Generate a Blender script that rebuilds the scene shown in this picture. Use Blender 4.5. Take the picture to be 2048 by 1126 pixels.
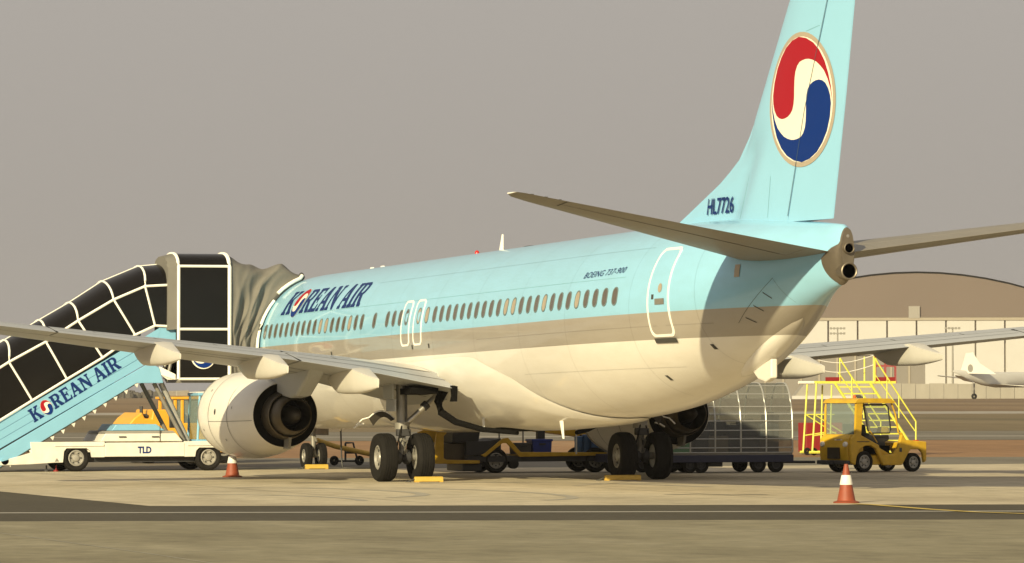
import bpy, bmesh, math, random
from mathutils import Vector, Matrix
R = math.radians
random.seed(7)
for o in list(bpy.data.objects): bpy.data.objects.remove(o)
scn = bpy.context.scene
col = scn.collection

# ------------------------------------------------------------------ camera
CAM = Vector((117.789, -32.955, 2.033))
YAW, PITCH, ROLL, FPX = R(161.278), R(1.3996), R(-0.104), 8967.0
fwd = Vector((math.cos(PITCH)*math.cos(YAW), math.cos(PITCH)*math.sin(YAW), math.sin(PITCH)))
rgt = fwd.cross(Vector((0, 0, 1))).normalized(); up = rgt.cross(fwd)
c_, s_ = math.cos(ROLL), math.sin(ROLL)
rgt, up = c_*rgt+s_*up, -s_*rgt+c_*up
cd = bpy.data.cameras.new('camera'); cam = bpy.data.objects.new('camera', cd); col.objects.link(cam)
cam.matrix_world = Matrix(((rgt.x, up.x, -fwd.x, CAM.x), (rgt.y, up.y, -fwd.y, CAM.y), (rgt.z, up.z, -fwd.z, CAM.z), (0, 0, 0, 1)))
cd.sensor_width = 36; cd.lens = FPX/2048*36; cd.clip_start = 0.5; cd.clip_end = 20000
scn.camera = cam

# ------------------------------------------------------------------ sky, sun, exposure
SUN_REL, SUN_EL = R(43.5), R(20)          # light travels forward and to starboard of the aircraft
ldir = Vector((-math.cos(SUN_REL)*math.cos(SUN_EL), math.sin(SUN_REL)*math.cos(SUN_EL), -math.sin(SUN_EL)))
w = bpy.data.worlds.new('World'); scn.world = w; w.use_nodes = True
nt = w.node_tree; bg = nt.nodes['Background']
sky = nt.nodes.new('ShaderNodeTexSky'); sky.sky_type = 'NISHITA'; sky.sun_disc = False
sky.sun_elevation = SUN_EL
sd = -ldir; sky.sun_rotation = math.atan2(sd.x, sd.y)
sky.air_density = 1.0; sky.dust_density = 6.0; sky.ozone_density = 1.0
hsv = nt.nodes.new('ShaderNodeHueSaturation'); hsv.inputs['Saturation'].default_value = 0.10
mixs = nt.nodes.new('ShaderNodeMix'); mixs.data_type = 'RGBA'; mixs.inputs[0].default_value = 0.80
mixs.inputs[7].default_value = (4.0, 3.67, 3.32, 1)      # even dusty haze over the whole sky
nt.links.new(sky.outputs[0], hsv.inputs['Color']); nt.links.new(hsv.outputs[0], mixs.inputs[6])
nt.links.new(mixs.outputs[2], bg.inputs['Color']); bg.inputs['Strength'].default_value = 0.089
sl = bpy.data.lights.new('sun', 'SUN'); sl.energy = 5.0; sl.angle = R(0.7); sl.color = (1.0, 0.865, 0.53)
so = bpy.data.objects.new('sun', sl); col.objects.link(so); so.rotation_euler = ldir.to_track_quat('-Z', 'Y').to_euler()
so.location = (60, -60, 60)
scn.view_settings.view_transform = 'Standard'; scn.view_settings.look = 'None'
scn.view_settings.exposure = 0.40; scn.view_settings.gamma = 1.0
scn.render.engine = 'CYCLES'

# ------------------------------------------------------------------ materials
def mat(name, colr, rough=0.5, metal=0.0, var=0.12, scale=3.0, bump=0.0, bscale=40.0, spec=0.5, coat=0.0, stretch=(1, 1, 1)):
    m = bpy.data.materials.new(name); m.use_nodes = True
    n = m.node_tree.nodes; l = m.node_tree.links; b = n['Principled BSDF']
    b.inputs['Roughness'].default_value = rough; b.inputs['Metallic'].default_value = metal
    b.inputs['Specular IOR Level'].default_value = spec; b.inputs['Coat Weight'].default_value = coat
    tc = n.new('ShaderNodeTexCoord'); mp = n.new('ShaderNodeMapping'); mp.inputs['Scale'].default_value = stretch
    l.new(tc.outputs['Object'], mp.inputs[0])
    nz = n.new('ShaderNodeTexNoise'); nz.inputs['Scale'].default_value = scale; nz.inputs['Detail'].default_value = 6
    l.new(mp.outputs[0], nz.inputs['Vector'])
    mx = n.new('ShaderNodeMix'); mx.data_type = 'RGBA'
    mx.inputs[6].default_value = tuple(c*(1-var) for c in colr)+(1,)
    mx.inputs[7].default_value = tuple(min(1, c*(1+var*0.6)) for c in colr)+(1,)
    l.new(nz.outputs[0], mx.inputs[0]); l.new(mx.outputs[2], b.inputs['Base Color'])
    if bump:
        n2 = n.new('ShaderNodeTexNoise'); n2.inputs['Scale'].default_value = bscale; n2.inputs['Detail'].default_value = 4
        l.new(mp.outputs[0], n2.inputs['Vector'])
        bp = n.new('ShaderNodeBump'); bp.inputs['Strength'].default_value = bump; bp.inputs['Distance'].default_value = 0.02
        l.new(n2.outputs[0], bp.inputs['Height']); l.new(bp.outputs[0], b.inputs['Normal'])
    return m
def glass(name, tint=(0.8, 0.85, 0.85), alpha=0.35, rough=0.08):
    m = bpy.data.materials.new(name); m.use_nodes = True
    n = m.node_tree.nodes; l = m.node_tree.links
    for q in list(n): n.remove(q)
    out = n.new('ShaderNodeOutputMaterial'); mx = n.new('ShaderNodeMixShader')
    tr = n.new('ShaderNodeBsdfTransparent'); tr.inputs[0].default_value = tint+(1,)
    pb = n.new('ShaderNodeBsdfPrincipled'); pb.inputs['Base Color'].default_value = tuple(0.6*c for c in tint)+(1,); pb.inputs['Roughness'].default_value = rough
    mx.inputs[0].default_value = alpha
    l.new(tr.outputs[0], mx.inputs[1]); l.new(pb.outputs[0], mx.inputs[2]); l.new(mx.outputs[0], out.inputs[0])
    return m
TL = 0.0148
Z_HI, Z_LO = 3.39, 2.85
def livery(name):
    """teal top / grey cheat line / white belly, split along the sloping waterlines, with faint grime and skin ripple"""
    m = mat(name, (0.5, 0.5, 0.5), 0.34, var=0, spec=0.5, coat=0.5)
    n = m.node_tree.nodes; l = m.node_tree.links; b = n['Principled BSDF']; b.inputs['Coat Roughness'].default_value = 0.05
    tc = n.new('ShaderNodeTexCoord'); sp = n.new('ShaderNodeSeparateXYZ'); l.new(tc.outputs['Object'], sp.inputs[0])
    def math_(op, a, bv):
        q = n.new('ShaderNodeMath'); q.operation = op
        for i, v in enumerate((a, bv)):
            if hasattr(v, 'is_linked') or hasattr(v, 'links'): l.new(v, q.inputs[i])
            else: q.inputs[i].default_value = v
        return q.outputs[0]
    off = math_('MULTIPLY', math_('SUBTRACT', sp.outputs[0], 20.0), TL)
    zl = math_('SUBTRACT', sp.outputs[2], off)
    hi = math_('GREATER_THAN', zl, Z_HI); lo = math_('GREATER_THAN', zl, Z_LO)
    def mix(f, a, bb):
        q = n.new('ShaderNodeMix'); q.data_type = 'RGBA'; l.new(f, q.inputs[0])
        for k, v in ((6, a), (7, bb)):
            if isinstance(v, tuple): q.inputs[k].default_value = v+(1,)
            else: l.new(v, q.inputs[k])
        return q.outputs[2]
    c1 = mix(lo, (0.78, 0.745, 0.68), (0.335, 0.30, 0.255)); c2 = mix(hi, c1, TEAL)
    mp = n.new('ShaderNodeMapping'); mp.inputs['Scale'].default_value = (0.6, 1.2, 2.2); l.new(tc.outputs['Object'], mp.inputs[0])
    nz = n.new('ShaderNodeTexNoise'); nz.inputs['Scale'].default_value = 1.6; nz.inputs['Detail'].default_value = 8; nz.inputs['Roughness'].default_value = 0.65
    l.new(mp.outputs[0], nz.inputs['Vector'])
    rp = n.new('ShaderNodeValToRGB'); rp.color_ramp.elements[0].position = 0.3; rp.color_ramp.elements[0].color = (0.94, 0.93, 0.91, 1)
    rp.color_ramp.elements[1].position = 0.62; rp.color_ramp.elements[1].color = (1, 1, 1, 1); l.new(nz.outputs[0], rp.inputs[0])
    mm = n.new('ShaderNodeMix'); mm.data_type = 'RGBA'; mm.blend_type = 'MULTIPLY'; mm.inputs[0].default_value = 1
    l.new(c2, mm.inputs[6]); l.new(rp.outputs[0], mm.inputs[7]); l.new(mm.outputs[2], b.inputs['Base Color'])
    n2 = n.new('ShaderNodeTexNoise'); n2.inputs['Scale'].default_value = 1.3; n2.inputs['Detail'].default_value = 1.5
    l.new(tc.outputs['Object'], n2.inputs['Vector'])
    bp = n.new('ShaderNodeBump'); bp.inputs['Strength'].default_value = 0.10; bp.inputs['Distance'].default_value = 0.05
    l.new(n2.outputs[0], bp.inputs['Height']); l.new(bp.outputs[0], b.inputs['Normal'])
    return m
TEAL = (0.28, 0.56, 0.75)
M = {}
M['livery'] = livery('livery_paint')
M['teal'] = mat('teal_paint', TEAL, 0.35, var=0.06, scale=1.2, coat=0.2)
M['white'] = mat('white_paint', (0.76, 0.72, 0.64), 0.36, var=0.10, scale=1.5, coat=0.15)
M['cream'] = mat('vehicle_white', (0.70, 0.67, 0.60), 0.45, var=0.26, scale=3.5)
M['line'] = mat('white_marking', (0.86, 0.83, 0.75), 0.5, var=0.04)
M['wing'] = mat('wing_grey', (0.40, 0.41, 0.42), 0.42, var=0.12, scale=1.5, stretch=(0.5, 1.6, 1))
M['stab'] = mat('stabilizer_grey', (0.225, 0.20, 0.16), 0.45, var=0.14, scale=1.2, stretch=(0.5, 2, 1))
M['alu'] = mat('bare_aluminium', (0.52, 0.49, 0.44), 0.42, 0.85, var=0.2, scale=4)
M['apu'] = mat('exhaust_steel', (0.22, 0.185, 0.14), 0.5, 0.7, var=0.25, scale=6)
M['core'] = mat('hot_section_metal', (0.115, 0.093, 0.062), 0.42, 0.8, var=0.3, scale=5)
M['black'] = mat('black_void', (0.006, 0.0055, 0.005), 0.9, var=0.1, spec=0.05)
M['seal'] = mat('panel_gap', (0.05, 0.048, 0.042), 0.7, var=0.1)
M['rubber'] = mat('tyre_rubber', (0.012, 0.0105, 0.009), 0.85, var=0.35, scale=9, bump=0.15, spec=0.2)
M['rim'] = mat('wheel_rim', (0.37, 0.35, 0.31), 0.45, 0.35, var=0.3, scale=14)
M['gear'] = mat('gear_grey', (0.24, 0.225, 0.195), 0.5, 0.3, var=0.3, scale=8)
M['pod'] = mat('fairing_paint', (0.60, 0.57, 0.51), 0.4, var=0.12, scale=2)
M['plug'] = mat('sooty_metal', (0.05, 0.042, 0.032), 0.55, 0.5, var=0.4, scale=5)
M['pane'] = mat('cabin_pane', (0.105, 0.088, 0.070), 0.14, var=0.3, scale=2.2)
M['shade'] = mat('lowered_blind', (0.36, 0.30, 0.22), 0.4, var=0.12, scale=3)
M['navy'] = mat('navy_lettering', (0.006, 0.024, 0.125), 0.5, var=0.05, spec=0.15)
M['red'] = mat('emblem_red', (0.33, 0.009, 0.018), 0.5, var=0.05, spec=0.15)
M['blue'] = mat('emblem_blue', (0.002, 0.026, 0.17), 0.5, var=0.05, spec=0.15)
M['finseam'] = mat('fin_seam', (0.16, 0.36, 0.40), .5)
M['finseam2'] = mat('hinge_gap', (0.05, 0.09, 0.11), .6)
M['ivory'] = mat('emblem_ivory', (0.82, 0.77, 0.64), 0.4, var=0.03)
M['gold'] = mat('emblem_ring', (0.40, 0.33, 0.24), 0.4, var=0.04)
M['sky_panel'] = mat('pale_blue_panel', (0.20, 0.43, 0.60), 0.45, var=0.10, scale=2.0)
M['dark_panel'] = mat('smoked_panel', (0.007, 0.006, 0.0055), 0.2, var=0.5, scale=0.8, spec=0.25)
M['fabric'] = mat('canopy_fabric', (0.16, 0.15, 0.13), 0.8, var=0.22, scale=2.2, bump=0.4, bscale=9)
M['yellow'] = mat('tug_yellow', (0.60, 0.36, 0.018), 0.45, var=0.4, scale=5)
M['lime'] = mat('safety_yellow', (0.66, 0.64, 0.09), 0.5, var=0.15, scale=6)
M['orange'] = mat('tractor_orange', (0.72, 0.36, 0.03), 0.45, var=0.15, scale=4)
M['chock'] = mat('chock_yellow', (0.56, 0.36, 0.06), 0.6, var=0.25, scale=9)
M['cone'] = mat('cone_orange', (0.25, 0.052, 0.020), 0.6, var=0.25, scale=10)
M['conew'] = mat('cone_band', (0.75, 0.72, 0.66), 0.5, var=0.12, scale=8)
M['blueplastic'] = mat('blue_plastic', (0.015, 0.035, 0.24), 0.45, var=0.2, scale=6)
M['bluegrey'] = mat('blue_barrel', (0.05, 0.12, 0.26), 0.5, var=0.25, scale=6)
M['steel'] = mat('galvanised_tube', (0.46, 0.45, 0.42), 0.4, 0.5, var=0.2, scale=8)
M['grey'] = mat('grey_sheet', (0.27, 0.25, 0.22), 0.6, var=0.2, scale=3)
M['darkgrey'] = mat('dark_chassis', (0.035, 0.034, 0.036), 0.6, var=0.3, scale=5)
M['navyframe'] = mat('dark_blue_frame', (0.018, 0.02, 0.05), 0.55, var=0.3, scale=5)
M['case'] = [mat('luggage_%s' % k, c, 0.6, var=0.3, scale=6) for k, c in (('black', (0.02, 0.02, 0.022)), ('charcoal', (0.06, 0.055, 0.055)), ('brown', (0.11, 0.075, 0.05)), ('slate', (0.07, 0.085, 0.10)), ('tan', (0.26, 0.21, 0.15)))]
M['redbox'] = mat('red_cabinet', (0.24, 0.014, 0.014), 0.5, var=0.2, scale=4)
M['seat'] = mat('black_vinyl', (0.02, 0.018, 0.016), 0.5, var=0.2)
M['clear'] = glass('clear_sheet', (0.62, 0.63, 0.60), 0.20, 0.10)
M['wind'] = glass('cab_glass', (0.70, 0.78, 0.76), 0.25, 0.05)
M['green'] = glass('green_tarp', (0.22, 0.42, 0.24), 0.75, 0.5)
M['lens'] = mat('red_lens', (0.5, 0.02, 0.015), 0.2, var=0.05)
M['amber'] = mat('amber_lens', (0.55, 0.12, 0.02), 0.25, var=0.05)

def ground_mat(name, c0, c1, c2, s_big, s_small, stretch=(1, 1, 1), rough=0.9, bump=0.25, rot=0.0):
    m = bpy.data.materials.new(name); m.use_nodes = True
    n = m.node_tree.nodes; l = m.node_tree.links; b = n['Principled BSDF']; b.inputs['Roughness'].default_value = rough
    b.inputs['Specular IOR Level'].default_value = 0.25
    tc = n.new('ShaderNodeTexCoord'); mp = n.new('ShaderNodeMapping'); mp.inputs['Rotation'].default_value = (0, 0, rot); mp.inputs['Scale'].default_value = stretch
    l.new(tc.outputs['Object'], mp.inputs[0])
    a = n.new('ShaderNodeTexNoise'); a.inputs['Scale'].default_value = s_big; a.inputs['Detail'].default_value = 9; a.inputs['Roughness'].default_value = 0.62
    d = n.new('ShaderNodeTexNoise'); d.inputs['Scale'].default_value = s_small; d.inputs['Detail'].default_value = 10; d.inputs['Roughness'].default_value = 0.72
    l.new(mp.outputs[0], a.inputs['Vector']); l.new(tc.outputs['Object'], d.inputs['Vector'])
    rp = n.new('ShaderNodeValToRGB'); e = rp.color_ramp.elements
    e[0].position = 0.32; e[0].color = c0+(1,); e[1].position = 0.70; e[1].color = c2+(1,)
    k = e.new(0.5); k.color = c1+(1,)
    l.new(a.outputs[0], rp.inputs[0])
    mx = n.new('ShaderNodeMix'); mx.data_type = 'RGBA'; mx.blend_type = 'OVERLAY'; mx.inputs[0].default_value = 0.65
    l.new(rp.outputs[0], mx.inputs[6]); l.new(d.outputs[0], mx.inputs[7]); l.new(mx.outputs[2], b.inputs['Base Color'])
    bp = n.new('ShaderNodeBump'); bp.inputs['Strength'].default_value = bump; bp.inputs['Distance'].default_value = 0.01
    l.new(d.outputs[0], bp.inputs['Height']); l.new(bp.outputs[0], b.inputs['Normal'])
    return m
VROT = -math.atan2(rgt.y, rgt.x)
M['pad'] = ground_mat('stand_concrete', (0.37, 0.315, 0.222), (0.46, 0.395, 0.278), (0.52, 0.45, 0.325), 0.25, 1.3, (0.5, 1.2, 1), rot=VROT)
M['asphalt'] = ground_mat('apron_asphalt', (0.135, 0.120, 0.092), (0.165, 0.148, 0.115), (0.195, 0.175, 0.138), 0.15, 6.0, (0.35, 1.2, 1), rot=VROT)
M['dark_strip'] = ground_mat('dark_strip_ground', (0.056, 0.047, 0.030), (0.066, 0.056, 0.037), (0.080, 0.068, 0.046), 0.2, 6.0, (0.35, 1.2, 1), rot=VROT)
M['taxi'] = ground_mat('taxiway_concrete', (0.175, 0.153, 0.098), (0.226, 0.200, 0.130), (0.275, 0.245, 0.168), 0.35, 1.6, (0.5, 1.2, 1), rot=VROT)
M['mark'] = mat('tyre_scuff', (0.34, 0.305, 0.24), 0.9, var=0.15, scale=2)
M['crack'] = mat('joint_filler', (0.36, 0.34, 0.29), 0.9, var=0.2, scale=1)
M['stain'] = mat('oil_stain', (0.22, 0.195, 0.15), .7, var=.3, scale=1.5)
M['joint_line'] = mat('slab_joint', (0.27, 0.24, 0.19), .9)
M['yline'] = mat('worn_yellow_line', (0.55, 0.40, 0.08), 0.8, var=0.3, scale=1.5)
M['grass'] = ground_mat('dry_grass', (0.135, 0.088, 0.048), (0.20, 0.135, 0.072), (0.25, 0.19, 0.11), 0.02, 0.4, (0.12, 1.0, 1), rot=VROT)
M['grass2'] = ground_mat('orange_grass', (0.20, 0.11, 0.05), (0.27, 0.155, 0.075), (0.31, 0.20, 0.11), 0.05, 0.8, (0.15, 1.0, 1), rot=VROT)
M['grass3'] = ground_mat('olive_grass', (0.10, 0.085, 0.045), (0.165, 0.125, 0.068), (0.21, 0.165, 0.095), 0.03, 0.5, (0.10, 1.0, 1), rot=VROT)
M['farway'] = ground_mat('far_taxiway', (0.30, 0.275, 0.235), (0.33, 0.30, 0.26), (0.36, 0.33, 0.28), 0.02, 0.3)

# ------------------------------------------------------------------ mesh helpers
class MB:
    def __init__(s): s.v = []; s.f = []; s.m = []
    def add(s, v, f, mi=0):
        k = len(s.v); s.v += [tuple(p) for p in v]; s.f += [tuple(i+k for i in q) for q in f]; s.m += [mi]*len(f); return s
    def box(s, x0, x1, y0, y1, z0, z1, mi=0):
        return s.add([(x0,y0,z0),(x1,y0,z0),(x1,y1,z0),(x0,y1,z0),(x0,y0,z1),(x1,y0,z1),(x1,y1,z1),(x0,y1,z1)],
                     [(0,3,2,1),(4,5,6,7),(0,1,5,4),(1,2,6,5),(2,3,7,6),(3,0,4,7)], mi)
    def prism(s, poly, y0, y1, mi=0):            # outline in x-z, thickness along y
        n = len(poly); v = [(a, y0, b) for a, b in poly]+[(a, y1, b) for a, b in poly]
        return s.add(v, [tuple(range(n)), tuple(range(2*n-1, n-1, -1))]+[(i, i+n, (i+1) % n+n, (i+1) % n) for i in range(n)], mi)
    def prismx(s, poly, x0, x1, mi=0):           # outline in y-z, thickness along x
        n = len(poly); v = [(x0, a, b) for a, b in poly]+[(x1, a, b) for a, b in poly]
        return s.add(v, [tuple(range(n)), tuple(range(2*n-1, n-1, -1))]+[(i, i+n, (i+1) % n+n, (i+1) % n) for i in range(n)], mi)
    def tube(s, pts, r, n=8, mi=0, r2=None):
        P = [Vector(p) for p in pts]; rings = []
        for i, p in enumerate(P):
            d = (P[min(i+1, len(P)-1)]-P[max(i-1, 0)]).normalized()
            a = d.cross(Vector((0, 0, 1))) if abs(d.z) < 0.95 else d.cross(Vector((1, 0, 0)))
            a.normalize(); b = d.cross(a)
            rr = r if r2 is None else r+(r2-r)*i/(len(P)-1)
            rings.append([p+rr*(math.cos(t)*a+math.sin(t)*b) for t in [2*math.pi*k/n for k in range(n)]])
        v = [q for g in rings for q in g]; f = []
        for i in range(len(P)-1):
            for k in range(n): f.append((i*n+k, i*n+(k+1) % n, (i+1)*n+(k+1) % n, (i+1)*n+k))
        f += [tuple(range(n-1, -1, -1)), tuple(range((len(P)-1)*n, len(P)*n))]
        return s.add(v, f, mi)
    def lathe(s, prof, c=(0, 0, 0), axis='y', n=40, mi=0, close=False, sq=(1, 1)):
        v = []; f = []; m = len(prof)
        for r, h in prof:
            for k in range(n):
                t = 2*math.pi*k/n; a, b = r*math.cos(t)*sq[0], r*math.sin(t)*sq[1]
                v.append((c[0]+a, c[1]+h, c[2]+b) if axis == 'y' else ((c[0]+h, c[1]+a, c[2]+b) if axis == 'x' else (c[0]+a, c[1]+b, c[2]+h)))
        for i in range(m-1 if not close else m):
            j = (i+1) % m
            for k in range(n): f.append((i*n+k, i*n+(k+1) % n, j*n+(k+1) % n, j*n+k))
        if not close:
            if prof[0][0] > 1e-4: f.append(tuple(range(n-1, -1, -1)))
            if prof[-1][0] > 1e-4: f.append(tuple(range((m-1)*n, m*n)))
        return s.add(v, f, mi)
    def grid(s, rows, mi=0, wrap=False):
        n = len(rows[0]); v = [q for r in rows for q in r]; f = []
        for i in range(len(rows)-1):
            for k in range(n if wrap else n-1): f.append((i*n+k, i*n+(k+1) % n, (i+1)*n+(k+1) % n, (i+1)*n+k))
        return s.add(v, f, mi)
    def build(s, name, mats, parent=None, smooth=None, bevel=0.0, fix=True):
        me = bpy.data.meshes.new(name); me.from_pydata(s.v, [], s.f)
        if not isinstance(mats, (list, tuple)): mats = [mats]
        for q in mats: me.materials.append(q)
        for p, k in zip(me.polygons, s.m): p.material_index = k
        if fix:
            bm = bmesh.new(); bm.from_mesh(me); bmesh.ops.remove_doubles(bm, verts=bm.verts, dist=1e-5)
            bmesh.ops.recalc_face_normals(bm, faces=bm.faces); bm.to_mesh(me); bm.free()
        if smooth is not None:
            me.polygons.foreach_set('use_smooth', [True]*len(me.polygons)); me.set_sharp_from_angle(angle=R(smooth))
        me.update()
        o = bpy.data.objects.new(name, me); col.objects.link(o)
        if parent: o.parent = parent
        if bevel:
            b = o.modifiers.new('bevel', 'BEVEL'); b.width = bevel; b.segments = 2; b.limit_method = 'ANGLE'; b.angle_limit = R(35)
        return o
def empty(name, loc, rz=0.0):
    o = bpy.data.objects.new(name, None); col.objects.link(o); o.location = loc; o.rotation_euler = (0, 0, rz); o.empty_display_size = 0.3
    return o
def tag(o, label=None, cat=None, group=None, kind=None):
    if label: o['label'] = label
    if cat: o['category'] = cat
    if group: o['group'] = group
    if kind: o['kind'] = kind
    return o
def copy_tree(o, parent=None):
    c = o.copy(); col.objects.link(c); c.parent = parent
    for ch in list(o.children): copy_tree(ch, c)
    return c
def fill2d(polys, holes=()):
    """flat filled mesh data (verts, faces) from closed 2-D outlines"""
    cu = bpy.data.curves.new('t', 'CURVE'); cu.dimensions = '2D'; cu.fill_mode = 'BOTH'
    for pl in polys:
        sp = cu.splines.new('POLY'); sp.points.add(len(pl)-1)
        for q, (a, b) in zip(sp.points, pl): q.co = (a, b, 0, 1)
        sp.use_cyclic_u = True
    return curve_data(cu)
def curve_data(cu):
    ob = bpy.data.objects.new('t', cu); me = bpy.data.meshes.new_from_object(ob)
    v = [tuple(q.co) for q in me.vertices]; f = [tuple(p.vertices) for p in me.polygons]
    bpy.data.objects.remove(ob); bpy.data.meshes.remove(me)
    return v, f
def text2d(txt, size=1.0, shear=0.0, bold=0.0, space=1.0):
    cu = bpy.data.curves.new('t', 'FONT'); cu.body = txt; cu.size = size; cu.shear = shear; cu.offset = bold; cu.space_character = space; cu.resolution_u = 3
    return curve_data(cu)
def slice_up(vf, step, axis=1):
    """cut a flat mesh into bands so that it can follow a curved skin"""
    bm = bmesh.new(); vs = [bm.verts.new(q) for q in vf[0]]
    for q in vf[1]:
        try: bm.faces.new([vs[i] for i in q])
        except ValueError: pass
    lo = min(q[axis] for q in vf[0]); hi = max(q[axis] for q in vf[0]); t = lo+step
    no = [0, 0, 0]; no[axis] = 1
    while t < hi:
        co = [0, 0, 0]; co[axis] = t
        bmesh.ops.bisect_plane(bm, geom=bm.verts[:]+bm.edges[:]+bm.faces[:], plane_co=co, plane_no=no); t += step
    bm.verts.index_update(); r = ([tuple(q.co) for q in bm.verts], [tuple(x.index for x in q.verts) for q in bm.faces]); bm.free()
    return r
GL = dict(
 K=(1.0, [[(0,0),(.42,0),(.42,.1),(.33,.13),(.33,.42),(.40,.47),(.62,.13),(.56,.1),(.56,0),(1.0,0),(1.0,.1),(.92,.13),(.58,.6),(.82,.87),(.93,.9),(.93,1),(.56,1),(.56,.9),(.63,.87),(.33,.55),(.33,.87),(.42,.9),(.42,1),(0,1),(0,.9),(.09,.87),(.09,.13),(0,.1)]]),
 R=(.95, [[(0,0),(.42,0),(.42,.1),(.33,.13),(.33,.42),(.42,.42),(.62,0),(.95,0),(.95,.1),(.87,.13),(.66,.46),(.8,.54),(.86,.72),(.8,.9),(.62,1),(0,1),(0,.9),(.09,.87),(.09,.13),(0,.1)],[(.33,.54),(.5,.54),(.6,.62),(.62,.72),(.58,.84),(.48,.88),(.33,.88)]]),
 E=(.82, [[(0,0),(.78,0),(.82,.3),(.74,.3),(.66,.13),(.33,.13),(.33,.45),(.5,.45),(.53,.34),(.6,.34),(.6,.68),(.53,.68),(.5,.57),(.33,.57),(.33,.87),(.62,.87),(.7,.72),(.78,.72),(.75,1),(0,1),(0,.9),(.09,.87),(.09,.13),(0,.1)]]),
 A=(.98, [[(0,0),(.3,0),(.3,.1),(.22,.13),(.28,.28),(.58,.28),(.63,.13),(.55,.1),(.55,0),(.98,0),(.98,.1),(.9,.13),(.6,1),(.36,1),(.1,.13),(0,.1)],[(.33,.4),(.53,.4),(.43,.72)]]),
 N=(.95, [[(0,0),(.32,0),(.32,.1),(.23,.14),(.23,.68),(.68,0),(.86,0),(.86,.87),(.95,.9),(.95,1),(.63,1),(.63,.9),(.72,.87),(.72,.4),(.32,1),(0,1),(0,.9),(.09,.86),(.09,.14),(0,.1)]]),
 I=(.42, [[(0,0),(.42,0),(.42,.12),(.33,.14),(.33,.86),(.42,.88),(.42,1),(0,1),(0,.88),(.09,.86),(.09,.14),(0,.12)]]))
RED = [(-.94,.12),(-.90,.33),(-.8,.55),(-.66,.72),(-.49,.86),(-.26,.96),(-.02,1),(.22,.96),(.45,.87),(.63,.74),(.78,.56),(.88,.36),(.95,.15),(.985,-.11),(.93,.12),(.86,.27),(.756,.41),(.65,.49),(.535,.56),(.42,.6),(.3,.625),(.2,.63),(.1,.62),(0,.6),(-.08,.545),(-.14,.46),(-.17,.355),(-.185,.2),(-.19,.05),(-.21,-.06),(-.25,-.15),(-.32,-.21),(-.41,-.25),(-.5,-.27),(-.6,-.275),(-.7,-.255),(-.79,-.21),(-.87,-.12),(-.92,-.01)]
BLU = [(-q[0], -q[1]) for q in RED]
def taegeuk():
    disc = [(math.cos(t), math.sin(t)) for t in [2*math.pi*k/48 for k in range(48)]]
    return disc, RED, BLU
def airline_title():
    """outlines of the airline's name; the O is the round emblem: returns (letters, emblem centre, radius, width)"""
    x = 0; out = []; em = None
    for ch in 'KOREAN AIR':
        if ch == ' ': x += .36; continue
        if ch == 'O': em = (x+.50, .46); x += 1.05; continue
        wd, pl = GL[ch]; v, f = fill2d([[(a+x, b) for a, b in q] for q in pl]); out.append((v, f)); x += wd+.05
    return out, em, .54, x

# ------------------------------------------------------------------ ground, in sheets square to the view
C2 = Vector((CAM.x, CAM.y, 0)); F2 = Vector((fwd.x, fwd.y, 0)).normalized(); R2 = Vector((F2.y, -F2.x, 0))
def at(d, s, z=0.0): p = C2+F2*d+R2*s; return (p.x, p.y, z)
def sheet(name, d0, d1, s0, s1, z, m, parent=None):
    o = MB().add([at(d0, s0, z), at(d0, s1, z), at(d1, s1, z), at(d1, s0, z)], [(0, 1, 2, 3)]).build(name, m, parent)
    if not parent: tag(o, kind='structure')
    return o
sheet('ground', -400, 6000, -3000, 3000, -0.05, M['grass'])
sheet('apron', -120, 137, -260, 260, -0.004, M['asphalt'])
sheet('dark_strip', 55, 105, -120, 120, -0.002, M['dark_strip'])  # darker ground band showing between stand pad and near taxiway
sheet('grass_verge', 137, 186, -260, 260, -0.03, M['grass2'])
tw = sheet('taxiway', 186, 226, -300, 300, -0.02, M['asphalt'])
sheet('edge_line', 199, 202, -300, 300, -0.012, M['farway'], tw)
sheet('infield', 226, 395, -300, 300, -0.035, M['grass3'])
sheet('far_runway', 395, 440, -500, 500, -0.03, M['farway'])
pad = MB().add([(5, -13.42, 0), (40.05, -13.42, 0), (45.5, 2.66, 0), (56, 33.6, 0), (5, 33.6, 0)], [(0, 1, 2, 3, 4)]).build('stand_pad', M['pad'])
tag(pad, kind='structure')
near = sheet('near_taxiway', 4, 70.6, -60, 60, 0.0, M['taxi'])
MB().add([at(75.3, -60, 0.0), at(75.3, 60, 0.0), at(75.75, 60, 0.0), at(75.75, -60, 0.0)], [(0, 1, 2, 3)]).build('joint', M['crack'], near)
def ribbon(name, pts, wd, m, parent, z=0.004):
    P = [Vector((a, b, z)) for a, b in pts]; L = []; Rr = []
    for i, p in enumerate(P):
        d = (P[min(i+1, len(P)-1)]-P[max(i-1, 0)]).normalized(); nn = Vector((-d.y, d.x, 0))*wd/2
        L.append(p+nn); Rr.append(p-nn)
    return MB().grid([L, Rr]).build(name, m, parent)
for (cx, cy, rx, ry, a0, a1, wd) in ((31, -8.5, 5, 2.6, 20, 175, .28), (33, -6.0, 6, 2.2, 10, 160, .24), (30, -2.0, 7, 3.4, 95, 200, .3), (36, -10.5, 4, 1.9, 60, 190, .22), (33.5, 1.0, 8, 3.0, 100, 215, .25)):
    ribbon('tyre_mark', [(cx+rx*math.cos(R(t)), cy+ry*math.sin(R(t))) for t in range(a0, a1, 6)], wd, M['mark'], pad)
def gp(px, py):       # spot on the pavement by view bearing and depression
    d = FPX*2.033/(py-782.1); return at(d, (px-1024)*d/FPX)[:2]
ribbon('crack', [gp(0, 1064), gp(130, 1082), gp(300, 1106), gp(430, 1126)], .025, M['crack'], near)
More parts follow.
